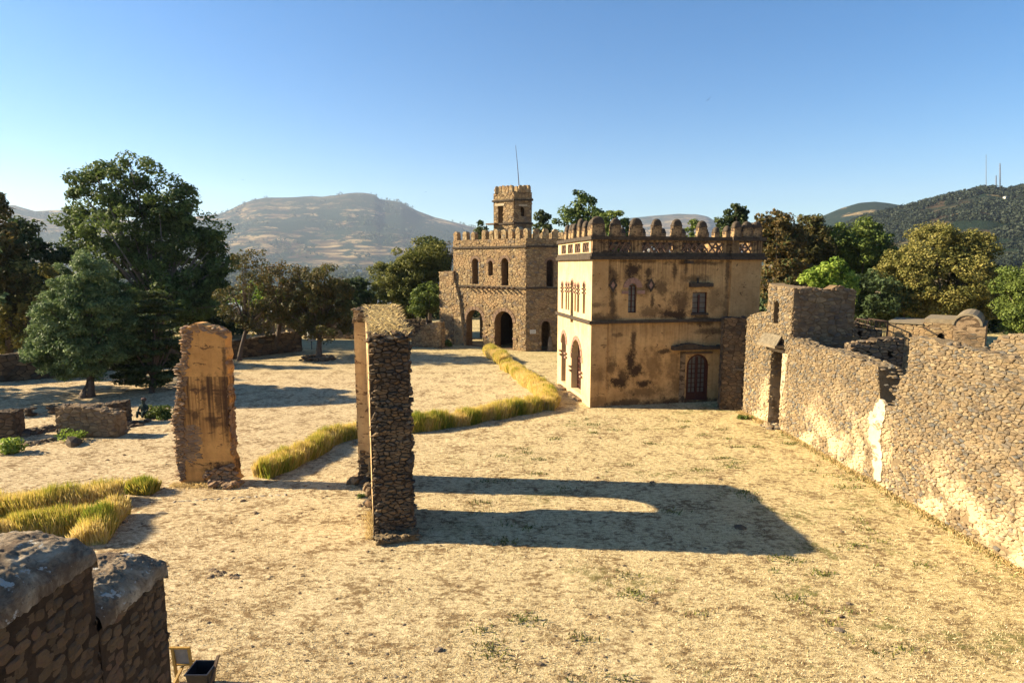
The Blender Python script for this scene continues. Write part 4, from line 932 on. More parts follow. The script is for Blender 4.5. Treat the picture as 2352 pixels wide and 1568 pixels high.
# door, windows
m = MB(); dw = dU[1]-dU[0]; dc = (dU[0]+dU[1])/2; r = dw/2; sp_ = dT - r
gl = MB(); plate(gl, Vector((0,FO+.26,0)), X, Z, -Yv, holes[0], [], .02)
fr = MB()
def ring_strip(mb, O_, U_, N_, cx, vs_, a, h_, w, t0, t1, n=10):
    for i in range(n):
        A, B = math.pi*i/n, math.pi*(i+1)/n
        q = [(cx+a*math.cos(A), vs_+h_*math.sin(A)), (cx+(a-w)*math.cos(A), vs_+(h_-w)*math.sin(A)), (cx+(a-w)*math.cos(B), vs_+(h_-w)*math.sin(B)), (cx+a*math.cos(B), vs_+h_*math.sin(B))]
        plate(mb, O_ + N_*t1, U_, Z, N_, q, [], t1-t0)
DO = Vector((0,FO,0))
ring_strip(fr, DO, X, -Yv, dc, sp_, r, r, .12, -.24, -.06)
for u in (dU[0], dU[1]-.12): obox(fr, DO, X, Z, -Yv, (u, .12, -.24), (u+.12, sp_, -.06))
doorp = fr.build('door', M['wood_red'], hall, local=True)
mm = MB()
for u0_, u1_ in ((dU[0]+.12, dc), (dc, dU[1]-.12)):
    obox(mm, DO, X, Z, -Yv, (u0_+.005, .12, -.22), (u0_+.07, sp_+r*.75, -.12)); obox(mm, DO, X, Z, -Yv, (u1_-.07, .12, -.22), (u1_-.005, sp_+r*.75, -.12))
    obox(mm, DO, X, Z, -Yv, (u0_+.07, .12, -.22), (u1_-.07, .62, -.14))
    cm = (u0_+u1_)/2; obox(mm, DO, X, Z, -Yv, (cm-.018, .62, -.215), (cm+.018, sp_+r*.7, -.145))
    for i in range(6):
        z = .62 + (sp_+.1-.62)*(i+1)/6; obox(mm, DO, X, Z, -Yv, (u0_+.07, z-.02, -.212), (u1_-.07, z+.02, -.148))
o = mm.build('leaf', M['wood_red'], doorp, local=True); o = gl.build('glazing', M['glass'], doorp, local=True)
m = MB(); # canopy over the door: a thick weathered slab, humped
c0, c1, cz = Fz(1541,800)[0], Fz(1665,800)[0], Fz(1600,801)[1]
k = 12
for i in range(k):
    a, b = c0 + (c1-c0)*i/k, c0 + (c1-c0)*(i+1)/k; hp = .22*math.exp(-((i-3)/2.6)**2) + .06*(i > 9)
    obox(m, DO, X, Z, -Yv, (a, cz, -.1), (b+.002, cz+.17+hp, .42+.03*rnd.random()))
m.build('door_canopy', M['coping'], hall, local=True)
m = MB(); obox(m, DO, X, Z, -Yv, (Fz(1575,810)[0], Fz(1600,812)[1]-.0, -.05), (Fz(1635,810)[0], Fz(1600,808)[1], .1)); m.build('door_lintel', M['wood_old'], hall, local=True)
for a, b in ((1561,1573),(1654,1664)):
    m = MB(); obox(m, DO, X, Z, -Yv, (Fz(a,850)[0], .0, -.05), (Fz(b,850)[0], Fz(1600,806)[1], .045))
    m.build('door_jamb', bpy.data.materials['vault_plaster'], hall, local=True)
# narrow arched window
def win_frame(u0_, u1_, z0_, z1_, arched, rows):
    f = MB(); b = .045
    for u in (u0_, u1_-b): obox(f, DO, X, Z, -Yv, (u, z0_, -.2), (u+b, z1_-(.2 if arched else 0), -.1))
    obox(f, DO, X, Z, -Yv, (u0_, z0_, -.2), (u1_, z0_+b, -.1)); obox(f, DO, X, Z, -Yv, (u0_+b, z1_-b-(.12 if arched else 0), -.2), (u1_-b, z1_-(.12 if arched else 0), -.1))
    c = (u0_+u1_)/2; obox(f, DO, X, Z, -Yv, (c-.05 if not arched else c-.02, z0_+b, -.19), (c+.05 if not arched else c+.02, z1_-b-.1, -.11))
    for i in range(1, rows): z = z0_ + (z1_-z0_)*i/rows; obox(f, DO, X, Z, -Yv, (u0_+b, z-.015, -.185), (u1_-b, z+.015, -.115))
    o = f.build('window', M['wood_red'], hall, local=True)
    g_ = MB(); obox(g_, DO, X, Z, -Yv, (u0_-.02, z0_, -.24), (u1_+.02, z1_, -.225)); g_.build('pane', M['glass'], o, local=True); return o
wa = win_frame(w1u[0], w1u[1], w1z[0], w1z[1], True, 5); wb = win_frame(w2u[0], w2u[1], w2z[0], w2z[1], False, 4)
m = MB(); arch_ring(m, DO, X, Z, -Yv, w1u[0], w1u[1], w1z[1]-.25, w1z[1], .34, -.1, .05, 11); 
obox(m, DO, X, Z, -Yv, (w1u[0]-.42, w1z[1]-.62, -.1), (w1u[0]-.02, w1z[1]-.45, .07)); obox(m, DO, X, Z, -Yv, (w1u[1]+.02, w1z[1]-.62, -.1), (w1u[1]+.5, w1z[1]-.42, .07))
m.build('window_arch', M['tuff'], hall, local=True)
m = MB(); obox(m, DO, X, Z, -Yv, (w2u[0]-.08, w2z[0]-.12, -.05), (w2u[1]+.08, w2z[0], .09)); m.build('window_sill', M['coping'], hall, local=True)
m = MB(); za = Fz(1600,654)[1]
for i in range(6): a = Fz(1582,655)[0] + i*.255; obox(m, DO, X, Z, -Yv, (a, za-.13+rnd.uniform(-.02,.02), -.05), (a+.258, za+.11+rnd.uniform(-.03,.05), .22))
obox(m, DO, X, Z, -Yv, (Fz(1600,655)[0], za+.1, -.05), (Fz(1604,655)[0], za+.42, .05)); m.build('window_hood', M['coping'], hall, local=True)
m = MB()
for px in (1408, 1495):
    u, v = Fz(px, 655); q = [(u,v-.42),(u+.27,v),(u,v+.42),(u-.27,v)]; q2 = [(u,v-.24),(u+.14,v),(u,v+.24),(u-.14,v)]
    plate(m, DO - Yv*.05, X, Z, -Yv, q, [q2], .08)
m.build('diamond_ornament', M['coping'], hall, local=True)
m = MB()
for px in (1408, 1495):
    u, v = Fz(px, 655); plate(m, DO - Yv*.012, X, Z, -Yv, [(u,v-.235),(u+.135,v),(u,v+.235),(u-.135,v)], [], .02)
m.build('diamond_inset', M['tuff'], hall, local=True)
m = MB(); u, v = Fz(1576, 598); obox(m, DO, X, Z, -Yv, (u-.12, v-.2, 0), (u+.12, v-.02, .75)); m.build('rain_spout', M['coping'], hall, local=True)
# side trims
SO = Vector((0,0,0))
for y0, y1, z0, z1 in sideW:
    m = MB(); w = .12; arch_ring(m, SO, Yv, Z, -X, y0, y1, z1-(y1-y0)*.55, z1, w, -.1, .02, 7)
    for s in (y0-w, y1): obox(m, SO, Yv, Z, -X, (s, z1-(y1-y0)*.55-.40, -.1), (s+w, z1-(y1-y0)*.55-.32, .07)); obox(m, SO, Yv, Z, -X, (s, z1-(y1-y0)*.55-.16, -.1), (s+w, z1-(y1-y0)*.55-.08, .09))
    m.build('arch_trim', M['tuff'], hall, local=True)
for y0, y1, z0, z1 in sideD:
    m = MB(); arch_ring(m, SO, Yv, Z, -X, y0, y1, z1-(y1-y0)*.62, z1, .26, -.1, .04, 11)
    for s in (y0-.26, y1-.0):
        zq = z1-(y1-y0)*.62; obox(m, SO, Yv, Z, -X, (s, zq-.9, -.1), (s+.28, zq-.78, .13)); obox(m, SO, Yv, Z, -X, (s, zq-.62, -.1), (s+.28, zq-.52, .16))
    m.build('arch_trim', M['tuff'], hall, local=True)
for y0, y1, z0, z1 in sideD:
    m = MB(); box(m, (-.25, y0-.2, 0), (.5, y1+.25, .16)); m.build('door_step', bpy.data.materials['vault_plaster'], hall, local=True)
for y0, y1, z0, z1 in sideD:
    f = MB(); zq = z1-(y1-y0)*.62
    for i in range(13): y = y0 + (y1-y0)*i/12; hh_ = zq + (z1-zq)*math.sqrt(max(0, 1-((y-(y0+y1)/2)/((y1-y0)/2))**2)); box(f, (.42, y-.02, .15), (.46, y+.02, hh_))
    for i in range(7): z = .3+(zq-.3)*i/6; box(f, (.415, y0, z), (.465, y1, z+.045))
    box(f, (.43, y0, zq-.05), (.50, y1, zq+.06)); d_ = f.build('side_door', M['wood_red'], hall, local=True)
    p_ = MB(); box(p_, (.49, y0-.1, .1), (.53, y1+.1, z1+.1)); p_.build('pane', M['glass'], d_, local=True)

# ------------------------------------------------------------------ the stone castle with its tower
cx = lambda a: 1004.9 + a*.2197; cy = lambda a: 488.1 + a*.2197
CB = G(1208, 807); CA0 = G(1071, 793.5); dF = (CA0-CB).normalized()
CL = on_plane(1042.5, 700, CB, dF)[0]; CR0 = G(1281, 805.5); dRt = (CR0-CB).normalized(); CRL = 8.5
def cf(px, py): return on_plane(px, py, CB, dF)
def cr(px, py): return on_plane(px, py, CB, dRt)
castle = thing('stone_castle', 'brown stone castle with battlements, tall arches and a square corner tower', 'castle', CB)
NFc = Vector((dF.y, -dF.x, 0)); NFc = NFc if NFc.dot(-CB) > 0 else -NFc
NRc = Vector((dRt.y, -dRt.x, 0)); NRc = NRc if NRc.dot(-CB) > 0 else -NRc
zt1, zt2 = cf(1208,547)[1], cf(1042,552)[1]
def cop(z0, z1, z2, z3, f=cf, hfrac=.5):   # zoom coordinates left,right,top,bottom
    a, b = f(cx(z0), cy((z2+z3)/2))[0], f(cx(z1), cy((z2+z3)/2))[0]; t = f(cx((z0+z1)/2), cy(z2))[1]; bt = f(cx((z0+z1)/2), cy(z3))[1]
    a, b = min(a,b), max(a,b); return (a, b, max(bt, 0.0), t, hfrac)
fo = [cop(362,430,478,748), cop(532,578,502,660), cop(668,740,474,762), cop(302,474,1015,1400), cop(600,788,1030,1425)]
ro = [cop(1140,1212,492,772,cr), cop(1087,1180,1133,1440,cr)]
hs = lambda L: [arch(a, b, z0 - (.05 if z0 < .3 else 0) + (.06 if z0<.3 else 0), z1-(b-a)*.5, 10, top=z1) for a, b, z0, z1, _ in L]
small = [cop(251,263,1148,1168), cop(512,524,1163,1186), cop(538,552,1166,1190), cop(838,850,1173,1198), cop(785,797,980,1003), cop(474,484,972,990), cop(589,600,978,996), cop(300,312,958,976)]
sq = [[(a,z0),(b,z0),(b,z1),(a,z1)] for a, b, z0, z1, _ in small]
cout = [(0,0),(CL,0),(CL,zt2),(0,zt1)]
fh = hs(fo)
CASTLE_T = 1.0
m = MB(); plate(m, CB, dF, Z, NFc, cout, fh + sq, CASTLE_T)
m.build('front_wall', M['mortar_castle'], castle)
m = MB(); ring_ok = lambda u, v: not any((a-.22 < u < b+.22 and z1-(b-a)*.5 < v < z1+.3) for a, b, z0, z1, _ in fo)
stones(m, CB, dF, Z, NFc, cout, fh + sq, su=.27, sv=.18, gap=.12, prot=(.02,.07), keep=ring_ok)
m.build('front_facing', M['stone_castle'], castle)
zr = cr(1283,551)[1]; rout = [(0,0),(CRL,0),(CRL,zr),(0,zt1)]; rh = hs(ro)
m = MB(); plate(m, CB, dRt, Z, NRc, rout, rh, CASTLE_T); m.build('side_wall', M['mortar_castle'], castle)
m = MB(); stones(m, CB, dRt, Z, NRc, rout, rh, su=.27, sv=.18, gap=.12, prot=(.01,.06)); m.build('side_facing', M['stone_castle'], castle)
m = MB()
for L, f, U_, N_ in ((fo, cf, dF, NFc), (ro, cr, dRt, NRc)):
    for a, b, z0, z1, _ in L: arch_ring(m, CB, U_, Z, N_, a, b, z1-(b-a)*.5, z1, .26 if b-a < 2.2 else .34, -.2, .05, 9)
for a, b, z0, z1, _ in fo[3:]:
    for s in (a-.5, b): obox(m, CB, dF, Z, NFc, (s, z1-(b-a)*.5-1.7, -.3), (s+.5, z1-(b-a)*.5-1.5, .12))
m.build('arch_trim', plain('castle_voussoirs', (.24,.155,.10,1), .9, 5, .5, bump=.03), castle)
m = MB(); zq = [(569.4, 566), (656, 661.7)]
for l, r_ in zq:
    a, b = cf(1042,l)[1], cf(1208,r_)[1]
    plate(m, CB + NFc*.16, dF, Z, NFc, [(-.1,b-.09),(CL+.05,a-.09),(CL+.05,a+.09),(-.1,b+.09)], [], .2)
    plate(m, CB + NRc*.14, dRt, Z, NRc, [(.1,b-.09),(CRL,b-.09),(CRL,b+.09),(.1,b+.09)], [], .2)
m.build('string_course', M['coping'], castle)
m = MB()
for i in range(10):
    a = cf(cx(330+ i*53), cy(785+ i*1.5)); p = CB + dF*a[0] + Z*(a[1]+.15) ; bar(m, p - NFc*.1 + Z*.0, p + NFc*.6 - Z*.1 - dF*.05, .12)
m.build('beam_ends', M['wood_old'], castle)
# slabs and partitions added to keep the arches dark, then inner walls
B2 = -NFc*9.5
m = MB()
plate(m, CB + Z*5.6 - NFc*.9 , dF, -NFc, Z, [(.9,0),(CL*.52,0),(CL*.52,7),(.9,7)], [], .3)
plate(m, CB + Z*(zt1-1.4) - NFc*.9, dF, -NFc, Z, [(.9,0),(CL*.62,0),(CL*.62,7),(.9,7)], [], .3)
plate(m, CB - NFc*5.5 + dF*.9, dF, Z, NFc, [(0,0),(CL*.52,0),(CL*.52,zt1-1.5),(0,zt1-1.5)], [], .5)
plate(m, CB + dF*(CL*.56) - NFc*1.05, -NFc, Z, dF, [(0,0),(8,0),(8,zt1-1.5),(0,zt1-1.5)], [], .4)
m.build('darkening_slabs', M['dark'], castle)
m = MB(); iw = [(0,0),(CL*.72,0),(CL*.72,6.6),(0,7.0)]; plate(m, CB - NRc*3.5 + dRt*.5, dRt, Z, NRc, [(0,0),(CRL-1,0),(CRL-1,zt1-1.5),(0,zt1-1.5)], [], .3); IO = CB - NFc*6.5 + dF*(CL*.45)  # first plate is added behind the side window to darken it
plate(m, IO, dF, Z, NFc, iw, [], .6); m.build('inner_wall', M['mortar_castle'], castle)
m = MB(); stones(m, IO, dF, Z, NFc, iw, su=.36, sv=.24, prot=(.01,.05)); m.build('inner_facing', M['stone_castle'], castle)
m = MB(); plate(m, CB + dRt*CRL, -NRc, Z, dRt, [(0,0),(6,0),(6,zr),(0,zr)], [], .8); m.build('rear_wall', M['mortar_castle'], castle)
# battlements
def cmerlon(parent, p, U_, N_, w, d, hh_):
    m = MB(); q = [(-w/2,0),(w/2,0),(w/2,hh_*.78),(w*.28,hh_*.95),(0,hh_),(-w*.28,hh_*.95),(-w/2,hh_*.78)]; q = [(a+rnd.uniform(-.03,.03), b+(rnd.uniform(-.04,.04) if b else 0)) for a, b in q]
    plate(m, p, U_, Z, N_, q, [], d)
    stones(m, p, U_, Z, N_, q, su=.26, sv=.2, prot=(.01,.05)); stones(m, p - N_*d - U_*(w/2) if False else p + U_*(w/2), -N_, Z, U_, [(0,0),(d,0),(d,hh_*.8),(0,hh_*.8)], su=.26, sv=.2, prot=(.01,.05)); stones(m, p - U_*(w/2), -N_, Z, -U_, [(0,0),(d,0),(d,hh_*.8),(0,hh_*.8)], su=.26, sv=.2, prot=(.01,.05))
    return m.build('merlon', M['stone_castle'], parent)
for px, tp in [(187,200),(282,197),(368,205),(482,182),(560,190),(612,175),(690,180),(758,175),(838,155),(920,165)]:
    u, zt_ = cf(cx(px), cy(tp)); zb_ = np.interp(u, [0, CL], [zt1, zt2]); cmerlon(castle, CB + dF*u + Z*float(zb_), dF, NFc, .48, .6, float(zt_-zb_))
for px, tp in [(1038,165),(1135,165),(1235,170)]:
    u, zt_ = cr(cx(px), cy(tp)); cmerlon(castle, CB + dRt*u + Z*(zt1-.02), dRt, NRc, .55, .6, float(zt_-zt1))
for i in range(9):   # far side of the roof
    cmerlon(castle, CB - NFc*8.5 + dF*(CL*i/8) + Z*(zt1-.1), dF, NFc, .8, .7, 1.1)
m = MB(); plate(m, CB - NFc*8.5 + Z*(zt1-1.6), dF, Z, NFc, [(-2,0),(CL,0),(CL,1.5),(-2,1.5)], [], .5); m.build('rear_parapet', M['stone_castle'], castle)
# sign
m = MB(); a, b, z0, z1, _ = cop(965,1025,1225,1265,cr); obox(m, CB, dRt, Z, NRc, (a, z0, .05), (b, z1, .12)); sg = m.build('notice_board', plain('white_board', (.62,.60,.52,1), .6, 3, .1), castle)
m = MB()
for i in range(5):
    w = (b-a); z = z0 + (z1-z0)*(.2+.15*i); k = 0
    u = a + w*.12
    while u < b - w*.15:
        l = rnd.uniform(.03,.09); obox(m, CB, dRt, Z, NRc, (u, z-.008, .12), (min(u+l, b-w*.1), z+.008, .124)); u += l + .025
m.build('lettering', plain('sign_ink', (.06,.06,.06,1), .6), sg)
m = MB(); p = CB + dRt*cr(cx(1172), cy(1400))[0] + NRc*.2; rock(m, p + Z*.6, .28, .2, .62, .5); 
ped = thing('stone_post', 'pale narrow stone post right of the castle side door', 'post', p); 
m = MB(); pts = [p, p+Z*.6, p+Z*1.15, p+Z*1.5]; tube(m, pts, [.30,.27,.22,.10], 6); m.build('post_shaft', M['stone_light'], ped)
# annex on the left
ax0, ax1 = cf(1012.6, 700)[0], cf(1043, 700)[0]
zA = cf(1030, 624)[1]
m = MB(); q = jag([(ax1-.2,0),(ax0,0),(ax0-.1,zA-1.2),(ax0-.05,zA),(ax1-.2,zA+.1)], .06, .4); plate(m, CB + NFc*.3, dF, Z, NFc, q, [], 3.0); m.build('annex_wall', M['mortar_castle'], castle)
m = MB(); stones(m, CB + NFc*.3, dF, Z, NFc, q, su=.34, sv=.22, prot=(.02,.07)); m.build('annex_facing', M['stone_castle'], castle)
m = MB(); q = [(CL-1.2,0),(CL-.1,0),(CL,8.6),(CL-.6,8.0)]; plate(m, CB + NFc*.28, dF, Z, NFc, [(CL-1.6,0),(CL-.2,0),(CL-.2,7.2),(CL-.9,5)], [], .3); stones(m, CB + NFc*.28, dF, Z, NFc, [(CL-1.6,0),(CL-.2,0),(CL-.2,7.2),(CL-.9,5)], su=.34, sv=.22, prot=(.02,.07)); m.build('buttress', M['stone_castle'], castle)
# tower
TX = lambda a: 976.1 + a*.3295; TY = lambda a: 315.8 + a*.3295
TB = at(1179.4, 700, CB.y + 2.2).xy.to_3d()
def tf(px, py): return on_plane(px, py, TB, dF)
def tr(px, py): return on_plane(px, py, TB, dRt)
tl = tf(1133.6, 480)[0]; trl = tr(1221.6, 480)[0]; tz0 = zt1 - 1.4; tz1 = tf(1156, 443)[1]
wl = [tf(1155.7,493)[0], tf(1144,493)[0], tf(1150,513)[1], tf(1150,473)[1]]; wr = [tr(1196,485)[0], tr(1204,485)[0], tr(1200,497)[1], tr(1200,474)[1]]
tower_m = MB()
lf = [(0,tz0),(tl,tz0),(tl,tz1),(0,tz1)]; lh = [[(wl[0],wl[2]),(wl[1],wl[2]),(wl[1],wl[3]),(wl[0],wl[3])]]
rf = [(0,tz0),(trl,tz0),(trl,tz1),(0,tz1)]; rh2 = [[(wr[0],wr[2]),(wr[1],wr[2]),(wr[1],wr[3]),(wr[0],wr[3])]]
plate(tower_m, TB, dF, Z, NFc, lf, lh, .6); plate(tower_m, TB, dRt, Z, NRc, rf, rh2, .6)
TD = TB + dF*tl + dRt*trl
plate(tower_m, TD - NFc*.02, -dF, Z, -NFc, [(0,tz0),(tl-.5,tz0),(tl-.5,tz1),(0,tz1)], [], .15); plate(tower_m, TD, -dRt, Z, -NRc, [(0,tz0),(trl-.5,tz0),(trl-.5,tz1),(0,tz1)], [], .15)
tower = tower_m.build('tower', M['mortar_castle'], castle)
def TBd(mb, name, mat):   # sub-part of the tower: tower sits at the castle's own origin
    off = CB; mb.v = [v - off for v in mb.v]; o = mb.build(name, mat, None, local=True); o.parent = tower; return o
m = MB(); stones(m, TB, dF, Z, NFc, lf, lh, su=.32, sv=.22, prot=(.02,.06)); stones(m, TB, dRt, Z, NRc, rf, rh2, su=.32, sv=.22, prot=(.02,.06)); TBd(m, 'tower_facing', M['stone_castle'])
m = MB(); z = tf(1156,460.8)[1]; 
for z in (z, tf(1156,514)[1]):
    obox(m, TB, dF, Z, NFc, (-.15, z-.08, -.1), (tl+.12, z+.08, .14)); obox(m, TB, dRt, Z, NRc, (.15, z-.08, -.1), (trl+.12, z+.08, .14))
TBd(m, 'string_course', M['coping'])
m = MB(); obox(m, TB, dF, Z, NFc, (wl[0]-.2, wl[3], -.1), (wl[1]+.35, wl[3]+.22, .1)); obox(m, TB, dRt, Z, NRc, (wr[0]-.2, wr[3], -.1), (wr[1]+.3, wr[3]+.2, .08)); TBd(m, 'window_lintel', bpy.data.materials['pale_lintel'])
zt_ = tf(1156, 426.5)[1]
def tmer(p, U_, N_):
    m = MB(); w, hh_, d = .36, zt_-tz1, .4
    q = [(-w/2,0),(w/2,0),(w/2,hh_*.75),(w*.28,hh_*.95),(0,hh_),(-w*.28,hh_*.95),(-w/2,hh_*.75)]; plate(m, p, U_, Z, N_, q, [], d); stones(m, p, U_, Z, N_, q, su=.24, sv=.2, prot=(.01,.05)); TBd(m, 'merlon', M['stone_castle'])
for i in range(5): tmer(TB + dF*(.35+(tl-.7)*i/4) + Z*tz1, dF, NFc); tmer(TD - dF*(.35+(tl-.7)*i/4) + Z*tz1, -dF, -NFc)
for i in range(1,4): tmer(TB + dRt*(.3+(trl-.6)*i/3) + Z*tz1, dRt, NRc); tmer(TD - dRt*(.3+(trl-.6)*i/3) + Z*tz1, -dRt, -NRc)
m = MB(); pa = at(1192, 424.5, TB.y+1.2); pb = at(1184.3, 334, TB.y+1.2); tube(m, [pa - Z*2.5, pa, pa.lerp(pb,.5)+X*.02, pb], [.05,.05,.035,.02], 6)
mast = thing('antenna_pole', 'thin leaning metal pole on top of the castle tower', 'pole', pa - Z*2.5); m.build('pole_shaft', M['iron'], mast)
# steps hanging beam under tower
m = MB(); a = tf(1130, 515); obox(m, TB, dF, Z, NFc, (tl-.6, a[1]-.1, .1), (tl+.5, a[1]+.05, .7)); TBd(m, 'wood_platform', M['wood_old'])

# ------------------------------------------------------------------ tall grass borders
M['border_grass'] = leaf_mat('border_grass_blades', [(.20,.25,.03,1),(.38,.37,.05,1),(.58,.46,.09,1),(.66,.50,.13,1),(.74,.58,.24,1)], .4)
def border(name, label, pix, w, hgt, green=.0, dens=3200, cat='grass border', group='tall grass borders', gv=None):
    pts = [G(*p) for p in pix]; base = pts[0]; o = thing(name, label, cat, base, group=group)
    P = []; T = []; H = []
    for i, (a, b) in enumerate(zip(pts[:-1], pts[1:])):
        L = (b-a).length; d = (b-a)/L; s = Vector((-d.y, d.x, 0)); n = int(L*w*dens)
        t = nrs.uniform(-.03, 1.03, n); q = nrs.uniform(-.5, .5, n)
        p = np.array(a)[None] + np.outer(t*L, np.array(d)) + np.outer(q*w, np.array(s)); P.append(p)
        H.append(hgt * (1 - .9*np.abs(q)**3*3.0))
    P = np.concatenate(P); H = np.concatenate(H); P[:, 2] = 0
    wv = np.array([[mnoise.noise(Vector((x*.7, y*.7, 11))), mnoise.noise(Vector((x*.7, y*.7, 17)))] for x, y, _ in P]); P[:, :2] += wv*.28
    cl = np.array([mnoise.noise(Vector((x*.9, y*.9, 1))) for x, y, _ in P]); c2 = np.array([mnoise.noise(Vector((x*2.6, y*2.6, 6))) for x, y, _ in P])
    H = H * (1 + cl*.28 + c2*.28) * nrs.uniform(.60, 1.08, len(P)); T = np.clip(.74 - green - cl*.9 - c2*.5 + nrs.normal(size=len(P))*.2, 0, 1)
    Q, t = blades(P, H, nrs.uniform(.012, .03, len(P)), .17, T); quads_obj('grass_blades', Q, t, M['border_grass'], o, base)
    return o
border('tall_grass_border', 'curving strip of tall yellow green grass between the plastered pier and the arched ruin', [(600,1098),(640,1082),(700,1052),(742,1028)], 1.0, .85, .22)
border('tall_grass_border', 'strip of tall grass running up to the left side of the arched ruin', [(742,1026),(785,1008),(850,996)], .9, .8, .1)
border('tall_grass_border', 'dry golden grass strip from the arched ruin towards the hall, left half', [(930,990),(1000,984),(1060,974),(1122,962)], 1.0, .85, .02)
border('tall_grass_border', 'thick grass strip with dark green tufts, just left of the rounded corner clump', [(1128,962),(1180,950),(1234,942)], 1.05, .95, .14)
border('tall_grass_border', 'bright golden grass strip turning away from the corner along the path beside the hall', [(1256,942),(1262,928),(1238,900),(1212,880),(1190,862),(1168,848)], 1.15, .85, -.08)
border('tall_grass_border', 'farthest golden grass strip, ending near the arches of the castle', [(1160,836),(1140,824),(1124,812)], 1.2, 1.0, .0)
border('tall_grass_border', 'farther of the two thick grass strips at the left edge', [(-60,1192),(60,1182),(170,1168),(272,1150)], .95, .85, .04)
border('tall_grass_border', 'nearer of the two thick grass strips at the left edge, behind the stone caps', [(-60,1250),(60,1232),(160,1215),(222,1212)], .9, .75, -.08)
border('tall_grass_border', 'dense green grass clump closing the nearer left strip at its right end', [(205,1250),(225,1225),(262,1185)], .95, .8, .16)
border('grass_clump', 'small single clump of yellow green grass right of the two left strips', [(302,1128),(350,1134)], .6, .55, .18, cat='grass clump')

# low plants
def shrub(label, px, py, w, h_, leaf, n=900, size=.09, name='weed_shrub', cat='shrub', group='small weeds and shrubs'):
    p = G(px, py); o = thing(name, label, cat, p, group=group); k = w/F*p.y/2; hz_ = h_/F*p.y
    C = np.array(p) + np.stack([nrs.uniform(-k, k, 14), nrs.uniform(-k*.6, k*.6, 14), nrs.uniform(.15, .75, 14)*hz_], 1)
    P, t = leaves(C, np.full(14, hz_*.3 + .05), n//14, size, nrs.uniform(.2, .9, 14), .9, 2.2); P[:, 2] = np.maximum(P[:, 2], .01)
    quads_obj('foliage', P, t, LG[leaf], o, p)
    m = MB()
    for i in range(7): tube(m, [p + X*rnd.uniform(-.1,.1), Vector(C[i])], [.018, .006], 4)
    m.build('stem', M['bark'], o); return o
shrub('bright green weeds at the left edge below the dark low ruin', 20, 1040, 46, 36, 'lime', 900)
shrub('lime green sprouting weed in front of the low squared ruin wall', 162, 1012, 50, 26, 'lime', 380, .07)
shrub('dark green bush right of the low ruins, beside the crouching dark lump', 368, 960, 70, 30, 'green', 1500)
shrub('green shrub at the foot of the castle annex', 1012, 796, 44, 16, 'green', 900, .16)
shrub('greenish weeds at the foot of the gate wall', 1712, 962, 34, 10, 'green', 400, .06)
shrub('tiny green tuft at the foot of the arched ruin', 829, 1142, 12, 10, 'green', 120, .05)
# ground cover: dry tufts over the lawn, fallen stones
pts = []
n = 170000; yy = 10.5 + 30*nrs.uniform(0, 1, n)**1.6; xx = nrs.uniform(-1, 1, n)*(yy*.9+1)
msk = [(mnoise.noise(Vector((a*.55, b*.55, 2))) + .5*mnoise.noise(Vector((a*2.3, b*2.3, 5)))) > -.25 - .02*a for a, b in zip(xx, yy)]; xx = xx[msk]; yy = yy[msk]
wallx = np.interp(yy, [w2e.y, w1b.y, GB.y, GA.y], [w2e.x, w1b.x, GB.x, GA.x]); ok = xx < wallx - .05
xx, yy = xx[ok], yy[ok]; P0 = np.stack([xx, yy, np.zeros(len(xx))], 1)
Q, t = blades(P0, nrs.uniform(.015, .06, len(xx)), nrs.uniform(.007, .018, len(xx)), .06, nrs.uniform(0, 1, len(xx)))
lawn_leaf = leaf_mat('lawn_blades', [(.36,.26,.13,1),(.62,.49,.27,1),(.78,.66,.42,1),(.54,.41,.20,1),(.22,.16,.07,1)], .2)
tag(quads_obj('lawn_tufts', Q, t, lawn_leaf, None), kind='stuff')
gp = []
for _ in range(170):
    y = 11 + 22*rnd.random()**1.2; x = rnd.uniform(-.1, 1) * min(14, y*.8); x = min(x, 13.6)
    if mnoise.noise(Vector((x*.35, y*.35, 8))) < -.02: continue
    for _ in range(rnd.randrange(10, 60)): gp.append((x + rnd.gauss(0, .22), y + rnd.gauss(0, .12), 0))
for _ in range(1500):
    s = rnd.random()*17; q = Vector((0,0,0)); a = w1 if s < Lw else w2
    q = (w1 + U1*s) if s < Lw else (w2 + U2*(s-Lw)); q = q + N2*abs(rnd.gauss(.05, .22)); gp.append((q.x, q.y, 0))
gp = np.array(gp); Q, t = blades(gp, nrs.uniform(.03, .12, len(gp)), nrs.uniform(.02, .045, len(gp)), .08, nrs.uniform(0, 1, len(gp)))
tag(quads_obj('green_ground_cover', Q, t, leaf_mat('weed_leaves', [(.07,.09,.02,1),(.13,.14,.03,1),(.26,.24,.06,1),(.10,.12,.025,1)], .25), None), kind='stuff')
# golden fringe where the lawn meets the walls
fg = []
for _ in range(4200):
    s = rnd.random()*17.5; q = (w1 + U1*s) if s < Lw else (w2 + U2*(s-Lw)); q = q + N2*(.02+abs(rnd.gauss(0, .16))); fg.append((q.x, q.y, 0))
for _ in range(1500):
    s = rnd.random()*2.6; q = base0 + dirU*s + NG*(.05+abs(rnd.gauss(0,.2))); fg.append((q.x, q.y, 0))
for _ in range(900): q = FL + N1*abs(rnd.gauss(0,.12)) + D1*rnd.uniform(0, 2.2); fg.append((q.x, q.y, 0))
for _ in range(1500): q = PO + X*rnd.uniform(-.3, 2.4) - Yv*(.05+abs(rnd.gauss(0,.18))); fg.append((q.x, q.y, 0))
fg = np.array(fg); Q, t = blades(fg, nrs.uniform(.03, .17, len(fg)), nrs.uniform(.012, .028, len(fg)), .14, nrs.uniform(0, 1, len(fg)))
tag(quads_obj('dry_grass_fringe', Q, t, M['straw'], None), kind='stuff')
m = MB()
